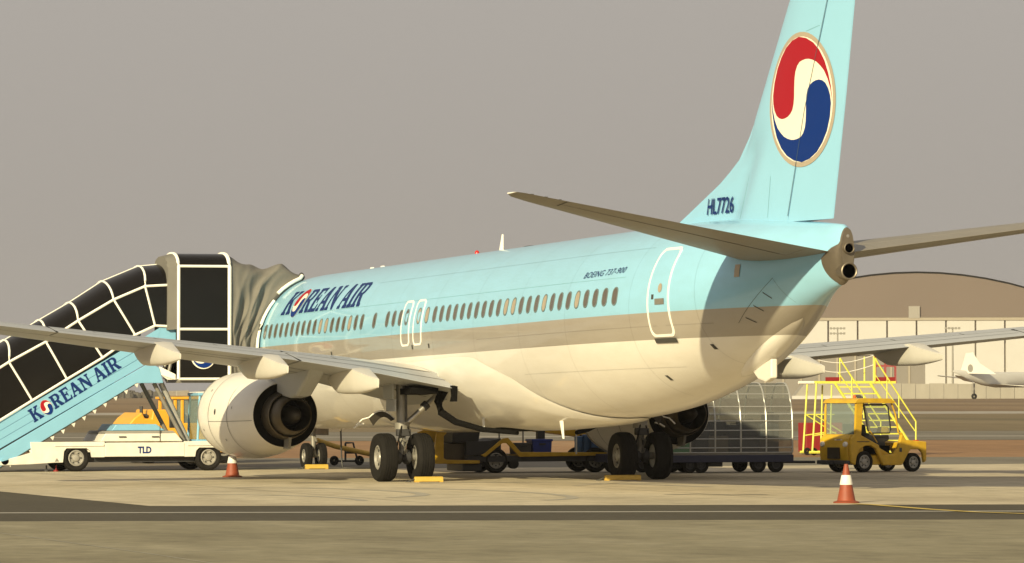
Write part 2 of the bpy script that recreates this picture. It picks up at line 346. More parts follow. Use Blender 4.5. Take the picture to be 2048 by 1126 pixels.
ribbon('crack', [gp(1500, 1062), gp(1700, 1056), gp(2048, 1049)], .03, M['crack'], near)
ribbon('stain', [gp(1336, 990), gp(1400, 988.5), gp(1460, 990.5), gp(1530, 989.5)], .35, M['stain'], pad)
ribbon('stain', [gp(590, 965), gp(630, 964.5), gp(690, 965.5)], .5, M['stain'], pad)
for i in range(5): ribbon('slab_joint', [(8+7.2*i, -13.4), (8+7.2*i, 33)], .03, M['joint_line'], pad, .003)
for i in range(6): ribbon('slab_joint', [(5, -8.2+7.2*i), (40+1.5*i, -8.2+7.2*i)], .03, M['joint_line'], pad, .003)
ribbon('taxi_line', [gp(1704, 1009), gp(1745, 1011), gp(1800, 1015.5), gp(1860, 1020.5), gp(1950, 1026), gp(2060, 1030), gp(2200, 1034)], .20, M['yline'], pad, 0.008)

# ------------------------------------------------------------------ airliner
PLANE = empty('airliner', (0, 0, 0))
tag(PLANE, 'pale turquoise twin-engine airliner with round red and blue emblem on its tail', 'airliner')
ST = [(0.0,0.02,2.72,2.66,2.69),(0.15,0.34,2.98,2.36,2.68),(0.5,0.66,3.27,2.08,2.70),(1.0,0.97,3.58,1.84,2.76),(1.6,1.24,4.0,1.64,2.88),(2.3,1.46,4.55,1.49,3.03),(3,1.62,4.92,1.40,3.15),(4,1.76,5.14,1.32,3.27),(5,1.84,5.23,1.28,3.34),(6.5,1.88,5.27,1.26,3.39),
 (26,1.88,5.27,1.26,3.39),(27.5,1.88,5.27,1.265,3.39),(29,1.88,5.27,1.32,3.40),(31,1.83,5.27,1.46,3.44),(33,1.69,5.26,1.73,3.53),(35,1.43,5.22,2.15,3.69),(37,1.0,5.11,2.77,3.92),(38.5,0.575,4.99,3.35,4.13),(39.5,0.33,4.91,3.65,4.30),(40.0,0.205,4.86,3.76,4.36),(40.15,0.115,4.77,3.88,4.38)]
XS = [s[0] for s in ST]
def pch(x, k):
    ys = [s[k] for s in ST]; n = len(XS); h = [XS[i+1]-XS[i] for i in range(n-1)]; d = [(ys[i+1]-ys[i])/h[i] for i in range(n-1)]
    def mm(i):
        if i == 0: return d[0]
        if i == n-1: return d[-1]
        if d[i-1]*d[i] <= 0: return 0
        w1 = 2*h[i]+h[i-1]; w2 = h[i]+2*h[i-1]; return (w1+w2)/(w1/d[i-1]+w2/d[i])
    x = min(max(x, XS[0]), XS[-1]); i = 0
    while i < n-2 and x > XS[i+1]: i += 1
    t = (x-XS[i])/h[i]
    return (2*t**3-3*t*t+1)*ys[i]+(t**3-2*t*t+t)*h[i]*mm(i)+(-2*t**3+3*t*t)*ys[i+1]+(t**3-t*t)*h[i]*mm(i+1)
def sec(x): return pch(x, 1), pch(x, 2), pch(x, 3), pch(x, 4)
def skin(x, th, off=0.0):               # th: 0 port side, 90 deg top
    wd, zt, zb, zc = sec(x); c, s = math.cos(th), math.sin(th); h = zt-zc if s > 0 else zc-zb
    ny, nz = -c/wd, s/h; k = off/math.hypot(ny, nz)
    return (x, -wd*c+ny*k, zc+h*s+nz*k+TL*(x-20))
def skz(x, zl, off=0.0, side=-1):       # point of the skin at local height zl
    wd, zt, zb, zc = sec(x); h = zt-zc if zl > zc else zc-zb
    th = math.asin(max(-1, min(1, (zl-zc)/h))); p = skin(x, th, off)
    return (p[0], p[1]*(-side), p[2])
xs = [0, .03, .08, .15, .25, .37, .5, .7, .9, 1.2, 1.5, 1.8, 2.1, 2.5, 3, 3.5, 4, 4.5, 5, 5.7, 6.5]
x = 7.5
while x < 40.15: xs.append(x); x += 1.0 if x < 26 else 0.45
xs.append(40.15)
rows = [[skin(x, 2*math.pi*k/96) for k in range(96)] for x in xs]
b = MB().grid(rows, wrap=True); n0 = (len(xs)-1)*96
b.f.append(tuple(range(n0, n0+96))); b.m.append(0)
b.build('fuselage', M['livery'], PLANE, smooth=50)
FUS = PLANE.children[0]

def frame_pts(x0, x1, z0, z1, r, n=5):
    o = []
    for cx, cz, a in ((x1-r, z1-r, 0), (x0+r, z1-r, 90), (x0+r, z0+r, 180), (x1-r, z0+r, 270)):
        for k in range(n+1):
            t = R(a+90*k/n); o.append((cx+r*math.cos(t), cz+r*math.sin(t)))
    return o
def densify(p, step=0.12):
    o = []
    for i, a in enumerate(p):
        b2 = p[(i+1) % len(p)]; n = max(1, int(math.hypot(b2[0]-a[0], b2[1]-a[1])/step))
        for k in range(n): o.append((a[0]+(b2[0]-a[0])*k/n, a[1]+(b2[1]-a[1])*k/n))
    return o
def outline(x0, x1, z0, z1, r, wd, off, side, name, m, parent):
    P = densify(frame_pts(x0, x1, z0, z1, r)); cx, cz = (x0+x1)/2, (z0+z1)/2; hx, hz = (x1-x0)/2, (z1-z0)/2
    Q = [(cx+(a-cx)*(hx-wd)/hx, cz+(bz-cz)*(hz-wd)/hz) for a, bz in P]
    rr = [[skz(a, z, o_, side) for a, z in pl] for pl, o_ in ((P, 0.0), (P, off), (Q, off), (Q, 0.0))]
    return MB().grid(rr, wrap=True).build(name, m, parent, smooth=40)
def patch(x0, x1, z0, z1, off, side, name, m, parent, nx=4, nz=6, r=0.0):
    return MB().grid([[skz(x0+(x1-x0)*i/nx, z0+(z1-z0)*k/nz, off, side) for k in range(nz+1)] for i in range(nx+1)]).build(name, m, parent, smooth=60)
# cabin windows
WX = [32.19-0.508*i for i in range(24)]+[19.93, 19.32, 18.38, 17.86, 17.36, 16.84, 15.80]+[14.76-0.508*i for i in range(22)]
def window_at(x, side, blind):
    P = frame_pts(x-.135, x+.135, 3.585, 3.965, .125, 4); Q = [(x+(a-x)*.80, 3.775+(z-3.775)*.86) for a, z in P]
    fr = MB().grid([[skz(a, z, 0.0, side) for a, z in P], [skz(a, z, .011, side) for a, z in P], [skz(a, z, .011, side) for a, z in Q], [skz(a, z, .004, side) for a, z in Q]], wrap=True).build('window', M['seal2'], PLANE, smooth=40)
    v = [skz(a, z, .006, side) for a, z in Q]
    MB().add(v, [tuple(range(len(v)))]).build('pane', M['shade'] if blind else M['pane'], fr)
M['seal2'] = mat('window_frame', (0.16, 0.20, 0.20), 0.5, 0.2, var=0.2)
BL = {4, 8, 12, 13, 24, 25, 33, 37, 38}
for i, x in enumerate(WX):
    if x > 5.6: window_at(x, -1, i in BL)
for i, x in enumerate(WX[:26]): window_at(x, 1, (i*7) % 5 == 0)
# doors and exits
def door(x0, x1, z0, z1, r, name, lw, side=-1, off=.004):
    d = patch(x0+.03, x1-.03, z0+.03, z1-.03, off, side, name, M['livery'], PLANE, 5, 14)
    outline(x0, x1, z0, z1, r, lw, off+.006, side, 'door_outline', M['line'], d); return d
for s in (-1, 1):
    door(18.00, 18.64, 3.10, 4.16, .13, 'exit_door', .045, s); door(18.94, 19.58, 3.10, 4.16, .13, 'exit_door', .045, s)
    dd = door(33.72, 34.62, 2.90, 4.68, .14, 'cabin_door', .05, s)
    P = frame_pts(34.17, 34.33, 3.78, 3.96, .075)
    MB().add([skz(a, z, .012, s) for a, z in P], [tuple(range(len(P)))]).build('door_window', M['shade'], dd)
    patch(34.06, 34.44, 3.54, 3.66, .014, s, 'door_handle', M['gear'], dd, 3, 2)
    patch(33.80, 34.60, 2.79, 2.885, .03, s, 'door_sill', M['seal'], dd, 3, 2)
    door(4.3, 5.2, 2.62, 4.55, .14, 'cabin_door', .05, s)
    for (a, c2, z0, z1) in ((1.35, 2.0, 3.28, 3.72), (2.08, 2.75, 3.45, 3.95)):
        patch(a, c2, z0, z1, .008, s, 'cockpit_window', M['dark_panel'], FUS)
# lettering: airline name, type, registration
def on_skin(vf, x0, th0, sx, sy, side, off=.007):
    o = []
    for a, bz, _ in vf[0]:
        x = x0+a*sx; p = skin(x, th0+bz*sy/1.88, off); o.append((p[0], p[1]*(-side), p[2]))
    return o
letters, em, er, tw_ = airline_title()
th0 = math.asin((4.17-3.39)/1.88); SX = 7.0/tw_; SY = .745
for side in (-1, 1):
    fl = (lambda a: a) if side < 0 else (lambda a: tw_-a)
    for v, f in letters:
        vf = slice_up((v, f), .1); MB().add(on_skin(([(fl(a), bz, 0) for a, bz, _ in vf[0]], vf[1]), 7.12, th0, SX, SY, side), vf[1]).build('letter', M['navy'], PLANE)
    disc, rd, bl = taegeuk()
    for nm, pl, m_, of in (('name_emblem', disc, 'ivory', .010), ('emblem_red', rd, 'red', .013), ('emblem_blue', bl, 'blue', .013)):
        vf = slice_up(fill2d([[(em[0]+er*a, em[1]+er*1.1*c2) for a, c2 in pl]]), .1)
        eo = MB().add(on_skin(([(fl(a), bz, 0) for a, bz, _ in vf[0]], vf[1]), 7.12, th0, SX, SY, side, of), vf[1]).build(nm, M[m_], PLANE if nm == 'name_emblem' else lo)
        if nm == 'name_emblem': lo = eo

    vf = slice_up(text2d('BOEING 737-900', 1.0, 0.3, 0.004, 1.08), .15); mxx = max(q[0] for q in vf[0])
    f2 = (lambda a: a) if side < 0 else (lambda a: mxx-a)
    MB().add(on_skin(([(f2(a), bz, 0) for a, bz, _ in vf[0]], vf[1]), 30.12, math.asin((4.21-3.42)/1.85), 2.25/mxx, .205, side), vf[1]).build('type_name', M['navy'], FUS)
# small fittings on the skin
def fin_blade(x, z0, h, c0, c1, rake, name, m, y=0.0, up_=1):
    v = []
    for t in (0, 1):
        c = c0+(c1-c0)*t; zz = z0+up_*h*t; ox = rake*t
        v += [(x+ox, y, zz), (x+ox+c*.4, y-.02*(1-.5*t), zz), (x+ox+c, y, zz), (x+ox+c*.4, y+.02*(1-.5*t), zz)]
    return MB().add(v, [(0,1,5,4),(1,2,6,5),(2,3,7,6),(3,0,4,7),(4,5,6,7),(3,2,1,0)]).build(name, m, PLANE)
zt = lambda x: pch(x, 2)+TL*(x-20); zb = lambda x: pch(x, 3)+TL*(x-20)
fin_blade(19.6, zt(19.6)-.02, .40, .34, .12, .22, 'antenna', M['line'])
fin_blade(9.3, zt(9.3)-.02, .07, .5, .3, .1, 'antenna', M['line']); fin_blade(10.2, zt(10.2)-.02, .07, .5, .3, .1, 'antenna', M['line'])
MB().lathe([(.055, -.03), (.055, .03), (.045, .07), (.02, .09), (0, .095)], (18.0, 0, zt(18)), 'z', 16).build('beacon', M['lens'], PLANE, smooth=40)
MB().lathe([(.001, 0), (.22, .01), (.24, .03), (.1, .045), (0, .045)], (21.9, 0, zt(21.9)-.02), 'z', 20, sq=(1.6, .5)).build('antenna', M['seal'], PLANE, smooth=50)
fin_blade(21.3, 1.56, .41, .26, .14, .12, 'belly_antenna', M['line'], -1.0, -1)
MB().box(21.2, 21.66, -1.08, -.92, 1.50, 1.53).build('antenna_base', M['gear'], PLANE, bevel=.01)
fin_blade(25.8, 1.50, .50, .30, .13, .26, 'drain_mast', M['line'], -.72, -1)
fin_blade(4.9, 1.3, .3, .3, .1, .1, 'belly_antenna', M['line'], .5, -1)
MB().box(33.92, 34.12, -.32, -.14, 2.36, 2.50).build('outflow_valve', M['line'], FUS, bevel=.02)
for (x, z) in ((35.5, 2.62), (33.2, 2.05), (33.9, 3.65), (12.2, 3.02), (20.05, 3.02), (18.8, 3.02)):
    patch(x, x+.10, z, z+.10, .006, -1, 'drain_port', M['seal'], FUS, 1, 1)
# panel seams round the tail
for i, (x0, z0, x1, z1) in enumerate(((36.7, 3.10, 38.1, 3.92), (38.1, 3.92, 38.45, 3.4), (36.98, 3.20, 37.16, 3.10), (37.36, 3.42, 37.54, 3.31), (37.74, 3.66, 37.92, 3.54))):
    wd = .004 if i < 2 else .013
    P = [(x0+(x1-x0)*k/8, z0+(z1-z0)*k/8) for k in range(9)]
    MB().grid([[skz(a, z+wd, .005) for a, z in P], [skz(a, z-wd, .005) for a, z in P]]).build('panel_seam', M['seal'], FUS)
MB().grid([[skz(7+k*.5, 4.155, .004) for k in range(52)], [skz(7+k*.5, 4.147, .004) for k in range(52)]]).build('lap_joint', mat('lap_joint_teal', (0.20, 0.42, 0.47), .5), FUS)  # lap joint drawn as a thin, deeper teal line
def joint_mat():
    m = bpy.data.materials.new('skin_joint'); m.use_nodes = True; n = m.node_tree.nodes; l = m.node_tree.links
    for q in list(n): n.remove(q)
    o = n.new('ShaderNodeOutputMaterial'); mx = n.new('ShaderNodeMixShader'); mx.inputs[0].default_value = .14
    t = n.new('ShaderNodeBsdfTransparent'); d = n.new('ShaderNodeBsdfDiffuse'); d.inputs[0].default_value = (.06, .06, .055, 1)
    l.new(t.outputs[0], mx.inputs[1]); l.new(d.outputs[0], mx.inputs[2]); l.new(mx.outputs[0], o.inputs[0]); return m
M['joint'] = joint_mat()
for x in (8.6, 11.7, 14.75, 17.3, 20.4, 23.4, 26.5, 29.5, 32.9, 35.6):
    MB().grid([[skin(x-.011, R(-80+170*k/40), .004) for k in range(41)], [skin(x+.011, R(-80+170*k/40), .004) for k in range(41)]]).build('skin_joint', M['joint'], FUS)
for z, x0, x1 in ((3.12, 23.6, 36.0), (2.30, 26.2, 34.2), (4.72, 14.5, 33.2)):
    n = int((x1-x0)*2); MB().grid([[skz(x0+(x1-x0)*k/n, z+.009, .004) for k in range(n+1)], [skz(x0+(x1-x0)*k/n, z-.009, .004) for k in range(n+1)]]).build('lap_joint', M['joint'], FUS)
# tail cone cap, exhausts, tail skid
cap = []
def cap_x(t):        # forward edge of the bare-metal cap round the section
    sn = math.sin(t); return 39.62+(.50*min(1, max(0, sn+.12)/.40) if sn > -.12 else .28*min(1, (-sn-.12)/.8)**2)
for i in range(7):
    cap.append([skin(cap_x(2*math.pi*k/48)+(40.15-cap_x(2*math.pi*k/48))*i/6, 2*math.pi*k/48, .010) for k in range(48)])
bb = MB().grid(cap, wrap=True); cpt = [skin(40.15, 2*math.pi*k/48, .010) for k in range(48)]
bb.add([(40.19, q[1], q[2]) for q in cpt], [tuple(range(48))]); bb.grid([cpt, [(40.19, q[1], q[2]) for q in cpt]], wrap=True)
tc_ = bb.build('tail_cap', M['apu'], PLANE, smooth=45)
def pipe(c, r, ln, name):
    o = MB().lathe([(r*.55, -.25), (r*.95, 0), (r, ln), (r*.90, ln+.012), (r*.80, ln), (r*.78, -.1)], c, 'x', 28).build(name, M['apu'], tc_, smooth=40)
    MB().lathe([(0.0001, 0), (r*.80, 0.0)], (c[0]+ln-.035, c[1], c[2]), 'x', 28).build('exhaust_bore', M['black'], tc_)
pipe((40.0, -.015, 4.27), .165, .29, 'exhaust_pipe'); pipe((40.0, 0, 4.70), .105, .26, 'exhaust_pipe')
MB().lathe([(.06, -.2), (.065, .10), (.05, .16), (.03, .19), (0, .195)], (40.0, 0, 4.93), 'x', 18).build('tail_light', M['alu'], tc_, smooth=40)
sk = MB(); rws = []
for i in range(13):
    t = i/12; x = 34.8+3.2*t; hw = .04+.27*math.sin(math.pi*t)**.6
    dp = .15*math.sin(math.pi*t)**.7+.01
    rws.append([(x, hw*math.cos(R(180*k/10)), zb(x)+.10-(dp+.10)*math.sin(R(180*k/10))) for k in range(11)])
sk.grid(rws); sk.build('tail_skid_fairing', M['livery'], PLANE, smooth=60)
MB().add([(35.5,-.07,2.42),(36.5,-.07,2.66),(36.5,-.07,2.28),(36.2,-.07,2.20),(35.8,-.07,2.26),(35.5,.07,2.42),(36.5,.07,2.66),(36.5,.07,2.28),(36.2,.07,2.20),(35.8,.07,2.26)],
         [(0,1,2,3,4),(9,8,7,6,5),(0,5,6,1),(1,6,7,2),(2,7,8,3),(3,8,9,4),(4,9,5,0)]).build('tail_skid', M['white'], PLANE, bevel=.03)

# lofted aerofoils -------------------------------------------------
def naca(s, t): return 5*t*(0.2969*math.sqrt(max(s, 0))-0.126*s-0.3516*s*s+0.2843*s**3-0.1030*s**4)
def lerp_tab(tab, y):
    if y <= tab[0][0]: return tab[0][1:]
    for a, b2 in zip(tab, tab[1:]):
        if y <= b2[0]:
            t = (y-a[0])/(b2[0]-a[0]); return tuple(p+(q-p)*t for p, q in zip(a[1:], b2[1:]))
    return tab[-1][1:]
# span, leading edge x, trailing edge x, trailing edge z, incidence deg, thickness
WT = [(1.5, 15.0, 22.62, 1.98, 1.3, .125), (1.9, 15.5, 22.60, 2.06, 1.2, .125), (3.8, 17.0, 22.53, 2.43, .5, .118), (5.8, 18.35, 22.45, 2.74, -.1, .112), (9, 20.05, 23.34, 3.06, -.3, .108), (12, 21.6, 24.17, 3.36, -.3, .105), (16.6, 24.0, 25.44, 3.83, -.3, .10), (17.0, 24.35, 25.55, 3.87, -.3, .085), (17.16, 24.75, 25.5, 3.89, -.3, .05)]
HT = [(.15, 35.95, 39.86, 4.63, -.3, .10), (.9, 36.52, 40.05, 4.735, -.3, .10), (6.6, 40.75, 41.86, 5.515, -.3, .09), (7.0, 41.1, 42.0, 5.57, -.3, .075), (7.17, 41.45, 42.0, 5.59, -.3, .04)]
def foil_pt(tab, y, s, up_, side):
    le, te, zte, inc, tk = lerp_tab(tab, y); c = te-le
    cam_ = .014*c*(1-(2*s-1)**2) if tab is WT else 0
    return (le+c*s, side*y, zte+c*(1-s)*math.sin(R(inc))+cam_+(naca(s, tk) if up_ else -naca(s, tk))*c)
def foil(tab, y0, y1, s0, s1, side, name, m, parent, ny=10, ns=14, ys=None):
    ys = ys or [y0+(y1-y0)*i/ny for i in range(ny+1)]
    for k in [r[0] for r in tab]:
        if y0 < k < y1 and min(abs(k-q) for q in ys) > .02: ys.append(k)
    ys.sort(); rows = []
    for y in ys:
        ss = [s0+(s1-s0)*(0.5-0.5*math.cos(math.pi*k/ns)) for k in range(ns+1)]
        r = [foil_pt(tab, y, s, True, side) for s in reversed(ss)]+[foil_pt(tab, y, s, False, side) for s in (ss[1:] if s0 == 0 else ss)]
        rows.append(r)
    b = MB().grid(rows, wrap=True); n = len(rows[0])
    b.f.append(tuple(range(n))); b.m.append(0); k = (len(rows)-1)*n; b.f.append(tuple(range(k+n-1, k-1, -1))); b.m.append(0)
    return b.build(name, m, parent, smooth=38)
def strip_on(tab, y0, y1, s0, s1, up_, side, name, m, parent, off=.004):
    n = 8; rr = []
    for s in (s0, s1):
        rr.append([tuple(q+(off*(1 if up_ else -1) if k == 2 else 0) for k, q in enumerate(foil_pt(tab, y0+(y1-y0)*i/n, s, up_, side))) for i in range(n+1)])
    return MB().grid(rr).build(name, m, parent)
for side in (-1, 1):
    wg = foil(WT, 1.5, 17.16, 0, .70, side, 'wing', M['wing'], PLANE, 22)
    foil(WT, 1.95, 5.55, .704, 1, side, 'flap', M['wing'], wg, 6)
    foil(WT, 5.62, 11.4, .704, 1, side, 'flap', M['wing'], wg, 8)
    foil(WT, 11.44, 15.2, .704, 1, side, 'aileron', M['wing'], wg, 5)
    foil(WT, 15.23, 17.16, .704, 1, side, 'wing_tip', M['wing'], wg, 5)
    for (ya, yb, sa) in ((1.95, 5.5, .700), (5.65, 11.4, .700), (11.44, 15.2, .700), (1.95, 5.5, .86), (5.65, 11.3, .86)):
        strip_on(WT, ya, yb, sa-.0035, sa+.0035, True, side, 'panel_seam', M['seal'], wg, .006)
    for (ya, yb, sa) in ((1.95, 5.5, .66), (5.65, 11.4, .68), (6.6, 8.6, .80), (4.5, 6.0, .52), (11.44, 15.2, .70)):
        strip_on(WT, ya, yb, sa-.005, sa+.005, False, side, 'panel_seam', M['seal'], wg, .006)
    for yk in (5.585, 11.42): strip_on(WT, yk-.035, yk+.035, .62, .995, True, side, 'panel_seam', M['black'], wg, .008)
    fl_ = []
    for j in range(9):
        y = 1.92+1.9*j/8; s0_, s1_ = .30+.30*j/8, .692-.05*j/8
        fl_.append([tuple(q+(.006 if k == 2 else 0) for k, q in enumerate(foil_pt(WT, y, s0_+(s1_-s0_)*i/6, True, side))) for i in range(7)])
    MB().grid(fl_).build('root_glare', M['white'], wg, smooth=60)  # bright sun glare on the wing root, painted as a pale patch
    for (a, c2) in ((2.6, 4.3), (4.33, 5.5), (5.9, 7.3), (7.33, 8.8), (8.83, 10.3)):   # spoiler panel edges
        strip_on(WT, a, c2, .598, .602, True, side, 'panel_seam', M['seal'], wg)
        strip_on(WT, c2-.012, c2+.012, .60, .70, True, side, 'panel_seam', M['seal'], wg)
    for (y, x0, x1, hw, dp) in ((4.2, 19.9, 23.80, .22, .46), (6.3, 19.8, 23.95, .21, .45), (8.9, 20.6, 24.7, .20, .42)):
        le, te, zte, inc, tk = lerp_tab(WT, y); rws = []
        for i in range(15):
            t = i/14; x = x0+(x1-x0)*t
            k2 = max(0, (t-.62)/.38); e = min(1, t/.35)**.6*(1-.66*k2**1.15)
            sct = (x-le)/(te-le); zl = foil_pt(WT, y, min(1, max(0, sct)), False, 1)[2]+.06 if sct < 1 else zte+.02-(x-te)*.17
            bot = (foil_pt(WT, y, .8, False, 1)[2]+.02-dp*min(1, t/.3)**.55)+.30*k2**1.5*dp
            d = max(.03, zl-bot); h2 = hw*min(1, t/.3)**.7*(1-.90*k2**1.3)
            ring = [(x, side*y+h2*math.copysign(abs(math.cos(R(a)))**.6, math.cos(R(a))), zl-d*abs(math.sin(R(a)))**.8) for a in range(0, 181, 15)]
            rws.append(ring+[(x, side*y, zl+.02)])
        bq = MB().grid(rws, wrap=True); n = len(rws[0]); bq.f.append(tuple(range(14*n, 15*n))); bq.m.append(0)
        bq.build('flap_track_fairing', M['pod'], wg, smooth=42)
    sb = foil(HT, .15, 7.17, 0, .70, side, 'tailplane', M['stab'], PLANE, 12)
    foil(HT, .75, 6.1, .706, 1, side, 'elevator', M['stab'], sb, 8); foil(HT, 6.12, 7.17, .70, 1, side, 'tailplane_tip', M['stab'], sb, 4); foil(HT, .15, .74, .70, 1, side, 'tailplane_root', M['stab'], sb, 2)
    foil(HT, 7.12, 7.19, .1, .98, side, 'tip_cap', M['line'], sb, 2)
    strip_on(HT, .9, 6.1, .698, .708, False, side, 'panel_seam', M['seal'], sb, .005)
    strip_on(HT, 6.08, 6.12, .55, .99, False, side, 'panel_seam', M['seal'], sb, .005)
    for yk in (6.3, 6.6, 6.9):          # static wicks
        q = foil_pt(HT, yk, 1, True, side); MB().tube([q, (q[0]+.16, q[1], q[2]-.01)], .006, 5).build('static_wick', M['seal'], sb)
    # jackscrew plate under the tailplane root
    patch(36.95, 37.12, 3.98, 4.22, .012, side, 'pitch_scale', M['gold'], FUS, 1, 2)
# fin and rudder
FLE = [(5.15,30.6),(5.5,31.36),(5.87,32.58),(6.2,33.65),(6.42,34.22),(6.63,34.70),(7.07,35.27),(7.63,35.82),(8.26,36.36),(8.85,36.85),(9.59,37.45),(12.3,39.68),(12.42,40.0)]
FTE = [(5.15,39.46),(7.44,40.09),(9.33,40.56),(12.42,41.3)]
FHN = [(5.15,37.58),(7.38,38.47),(9.42,39.51),(12.42,40.78)]
def fin_half(x, z):
    le, = lerp_tab(FLE, z); te, = lerp_tab(FTE, z); le2 = max(le, 37.45-.81*(9.59-z)); ce = te-le2; s = (x-le2)/ce
    core_ = naca(min(max(s, 0), 1), .095)*ce if s > 0 else 0
    if z < 7.2:
        q = max(0, min(1, (x-le2)/1.6)); k = max(0, min(1, (7.2-z)/.6)); core_ *= 1-k*(1-q*q*(3-2*q))
    dors = .045*max(0, min(1, (x-le)/.8))*max(0, min(1, (te-1.2-x)/1.5))
    return max(core_, dors, .006)
def fin_loft(f0, f1, name, m, zs, parent):
    rows = []
    for z in zs:
        a, = lerp_tab(f0, z); c2, = lerp_tab(f1, z); n = 44
        xs_ = [a+(c2-a)*(.5-.5*math.cos(math.pi*k/n)) for k in range(n+1)]
        rows.append([(x, -fin_half(x, z), z) for x in xs_]+[(x, fin_half(x, z), z) for x in reversed(xs_)])
    b = MB().grid(rows, wrap=True); n = len(rows[0]); b.f += [tuple(range(n)), tuple(range((len(rows)-1)*n, len(rows)*n))]; b.m += [0, 0]
    return b.build(name, m, parent, smooth=40)
FZ = [5.15, 5.3, 5.5, 5.7, 5.87, 6.05, 6.2, 6.42, 6.63, 6.85, 7.07, 7.35, 7.63, 8.26, 8.85, 9.59, 10.5, 11.4, 12.1, 12.3, 12.42]
FIN = fin_loft(FLE, [(z, x-.012) for z, x in FHN], 'tail_fin', M['teal'], FZ, PLANE)
fin_loft([(z, x+.012) for z, x in FHN], FTE, 'rudder', M['teal'], [5.285]+FZ[2:], FIN)
def on_fin(vf, side, off): return [(a, side*(fin_half(a, z)+off), z) for a, z, _ in vf[0]]
disc, rd, bl = taegeuk()
for side in (-1, 1):
    fx = 1 if side < 0 else -1
    for nm, pl, m_, of, k in (('emblem_ring', disc, 'gold', .010, 1.075), ('emblem_white', disc, 'ivory', .014, 1.0), ('emblem_red', rd, 'red', .018, 1.0), ('emblem_blue', bl, 'blue', .018, 1.0)):
        pts = [(38.29+fx*1.36*k*a, 7.61+1.205*k*c2) for a, c2 in pl]
        vf = slice_up(slice_up(fill2d([pts]), .12, 0), .2, 1)
        MB().add(on_fin(vf, side, of), vf[1]).build(nm, M[m_], FIN)
    hl = [(lerp_tab(FHN, 5.4+.2*k)[0], 5.4+.2*k) for k in range(34)]
    MB().grid([[(a-.011, side*(fin_half(a, z)+.022), z) for a, z in hl], [(a+.011, side*(fin_half(a, z)+.022), z) for a, z in hl]]).build('hinge_line', M['finseam2'], FIN)
    vf = slice_up(text2d('HL7726', 1.0, 0.12 if side < 0 else 0.12, 0.015, 1.0), .3, 0); mw = max(q[0] for q in vf[0])
    vf = ([((33.05+a*1.50/mw) if side < 0 else (34.55-a*1.50/mw), 5.60+bz*.45, 0) for a, bz, _ in vf[0]], vf[1])
    MB().add(on_fin(vf, side, .035), vf[1]).build('registration', M['navy'], FIN)
    for (x0, z0, x1, z1) in ((35.2, 5.4, 35.4, 6.4), (36.75, 5.4, 36.9, 6.2), (38.55, 8.9, 39.15, 8.97)):
        n = 10; P = [(x0+(x1-x0)*k/n, z0+(z1-z0)*k/n) for k in range(n+1)]
        MB().grid([[(a-.006, side*(fin_half(a, z)+.004), z+.004) for a, z in P], [(a+.006, side*(fin_half(a, z)+.004), z-.004) for a, z in P]]).build('panel_seam', M['finseam'], FIN)
# wing-to-body fairing
fr_ = MB(); rws = []
def fair_top(x):
    tab = [(13.0, -58), (14, -45), (15.2, -32), (17, -19), (21.5, -16.5), (23.1, -17.5), (25.3, -33), (27, -57), (28.4, -76), (29.3, -88)]
    return lerp_tab(tab, x)[0]
for i in range(49):
    x = 13.0+16.3*i/48; a0 = fair_top(x); e = min(1, (x-13)/3.0, (29.3-x)/5.0); e = max(0, e)**.8; rr = []
    for k in range(37):
        th = R(a0+(-180-2*a0)*k/36); edge = min(1, min(k, 36-k)/6)
        rr.append(skin(x, th, .018+.14*e*edge**.8))
    rws.append(rr)
fr_.grid(rws).build('wing_fairing', M['livery'], PLANE, smooth=50)
for side in (-1, 1):
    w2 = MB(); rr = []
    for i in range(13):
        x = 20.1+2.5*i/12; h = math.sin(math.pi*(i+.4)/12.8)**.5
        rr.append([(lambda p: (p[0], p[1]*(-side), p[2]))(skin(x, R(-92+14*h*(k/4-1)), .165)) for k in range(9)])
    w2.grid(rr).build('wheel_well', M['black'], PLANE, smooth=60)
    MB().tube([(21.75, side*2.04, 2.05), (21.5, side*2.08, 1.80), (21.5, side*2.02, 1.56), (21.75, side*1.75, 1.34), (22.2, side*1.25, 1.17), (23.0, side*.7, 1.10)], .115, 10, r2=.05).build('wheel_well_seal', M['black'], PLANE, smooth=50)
    MB().prism([(22.46, 2.16), (22.70, 2.14), (22.66, 1.80), (22.42, 1.80), (22.52, 1.92)], side*2.06-.05, side*2.06+.05).build('flap_bracket', M['black'], PLANE)
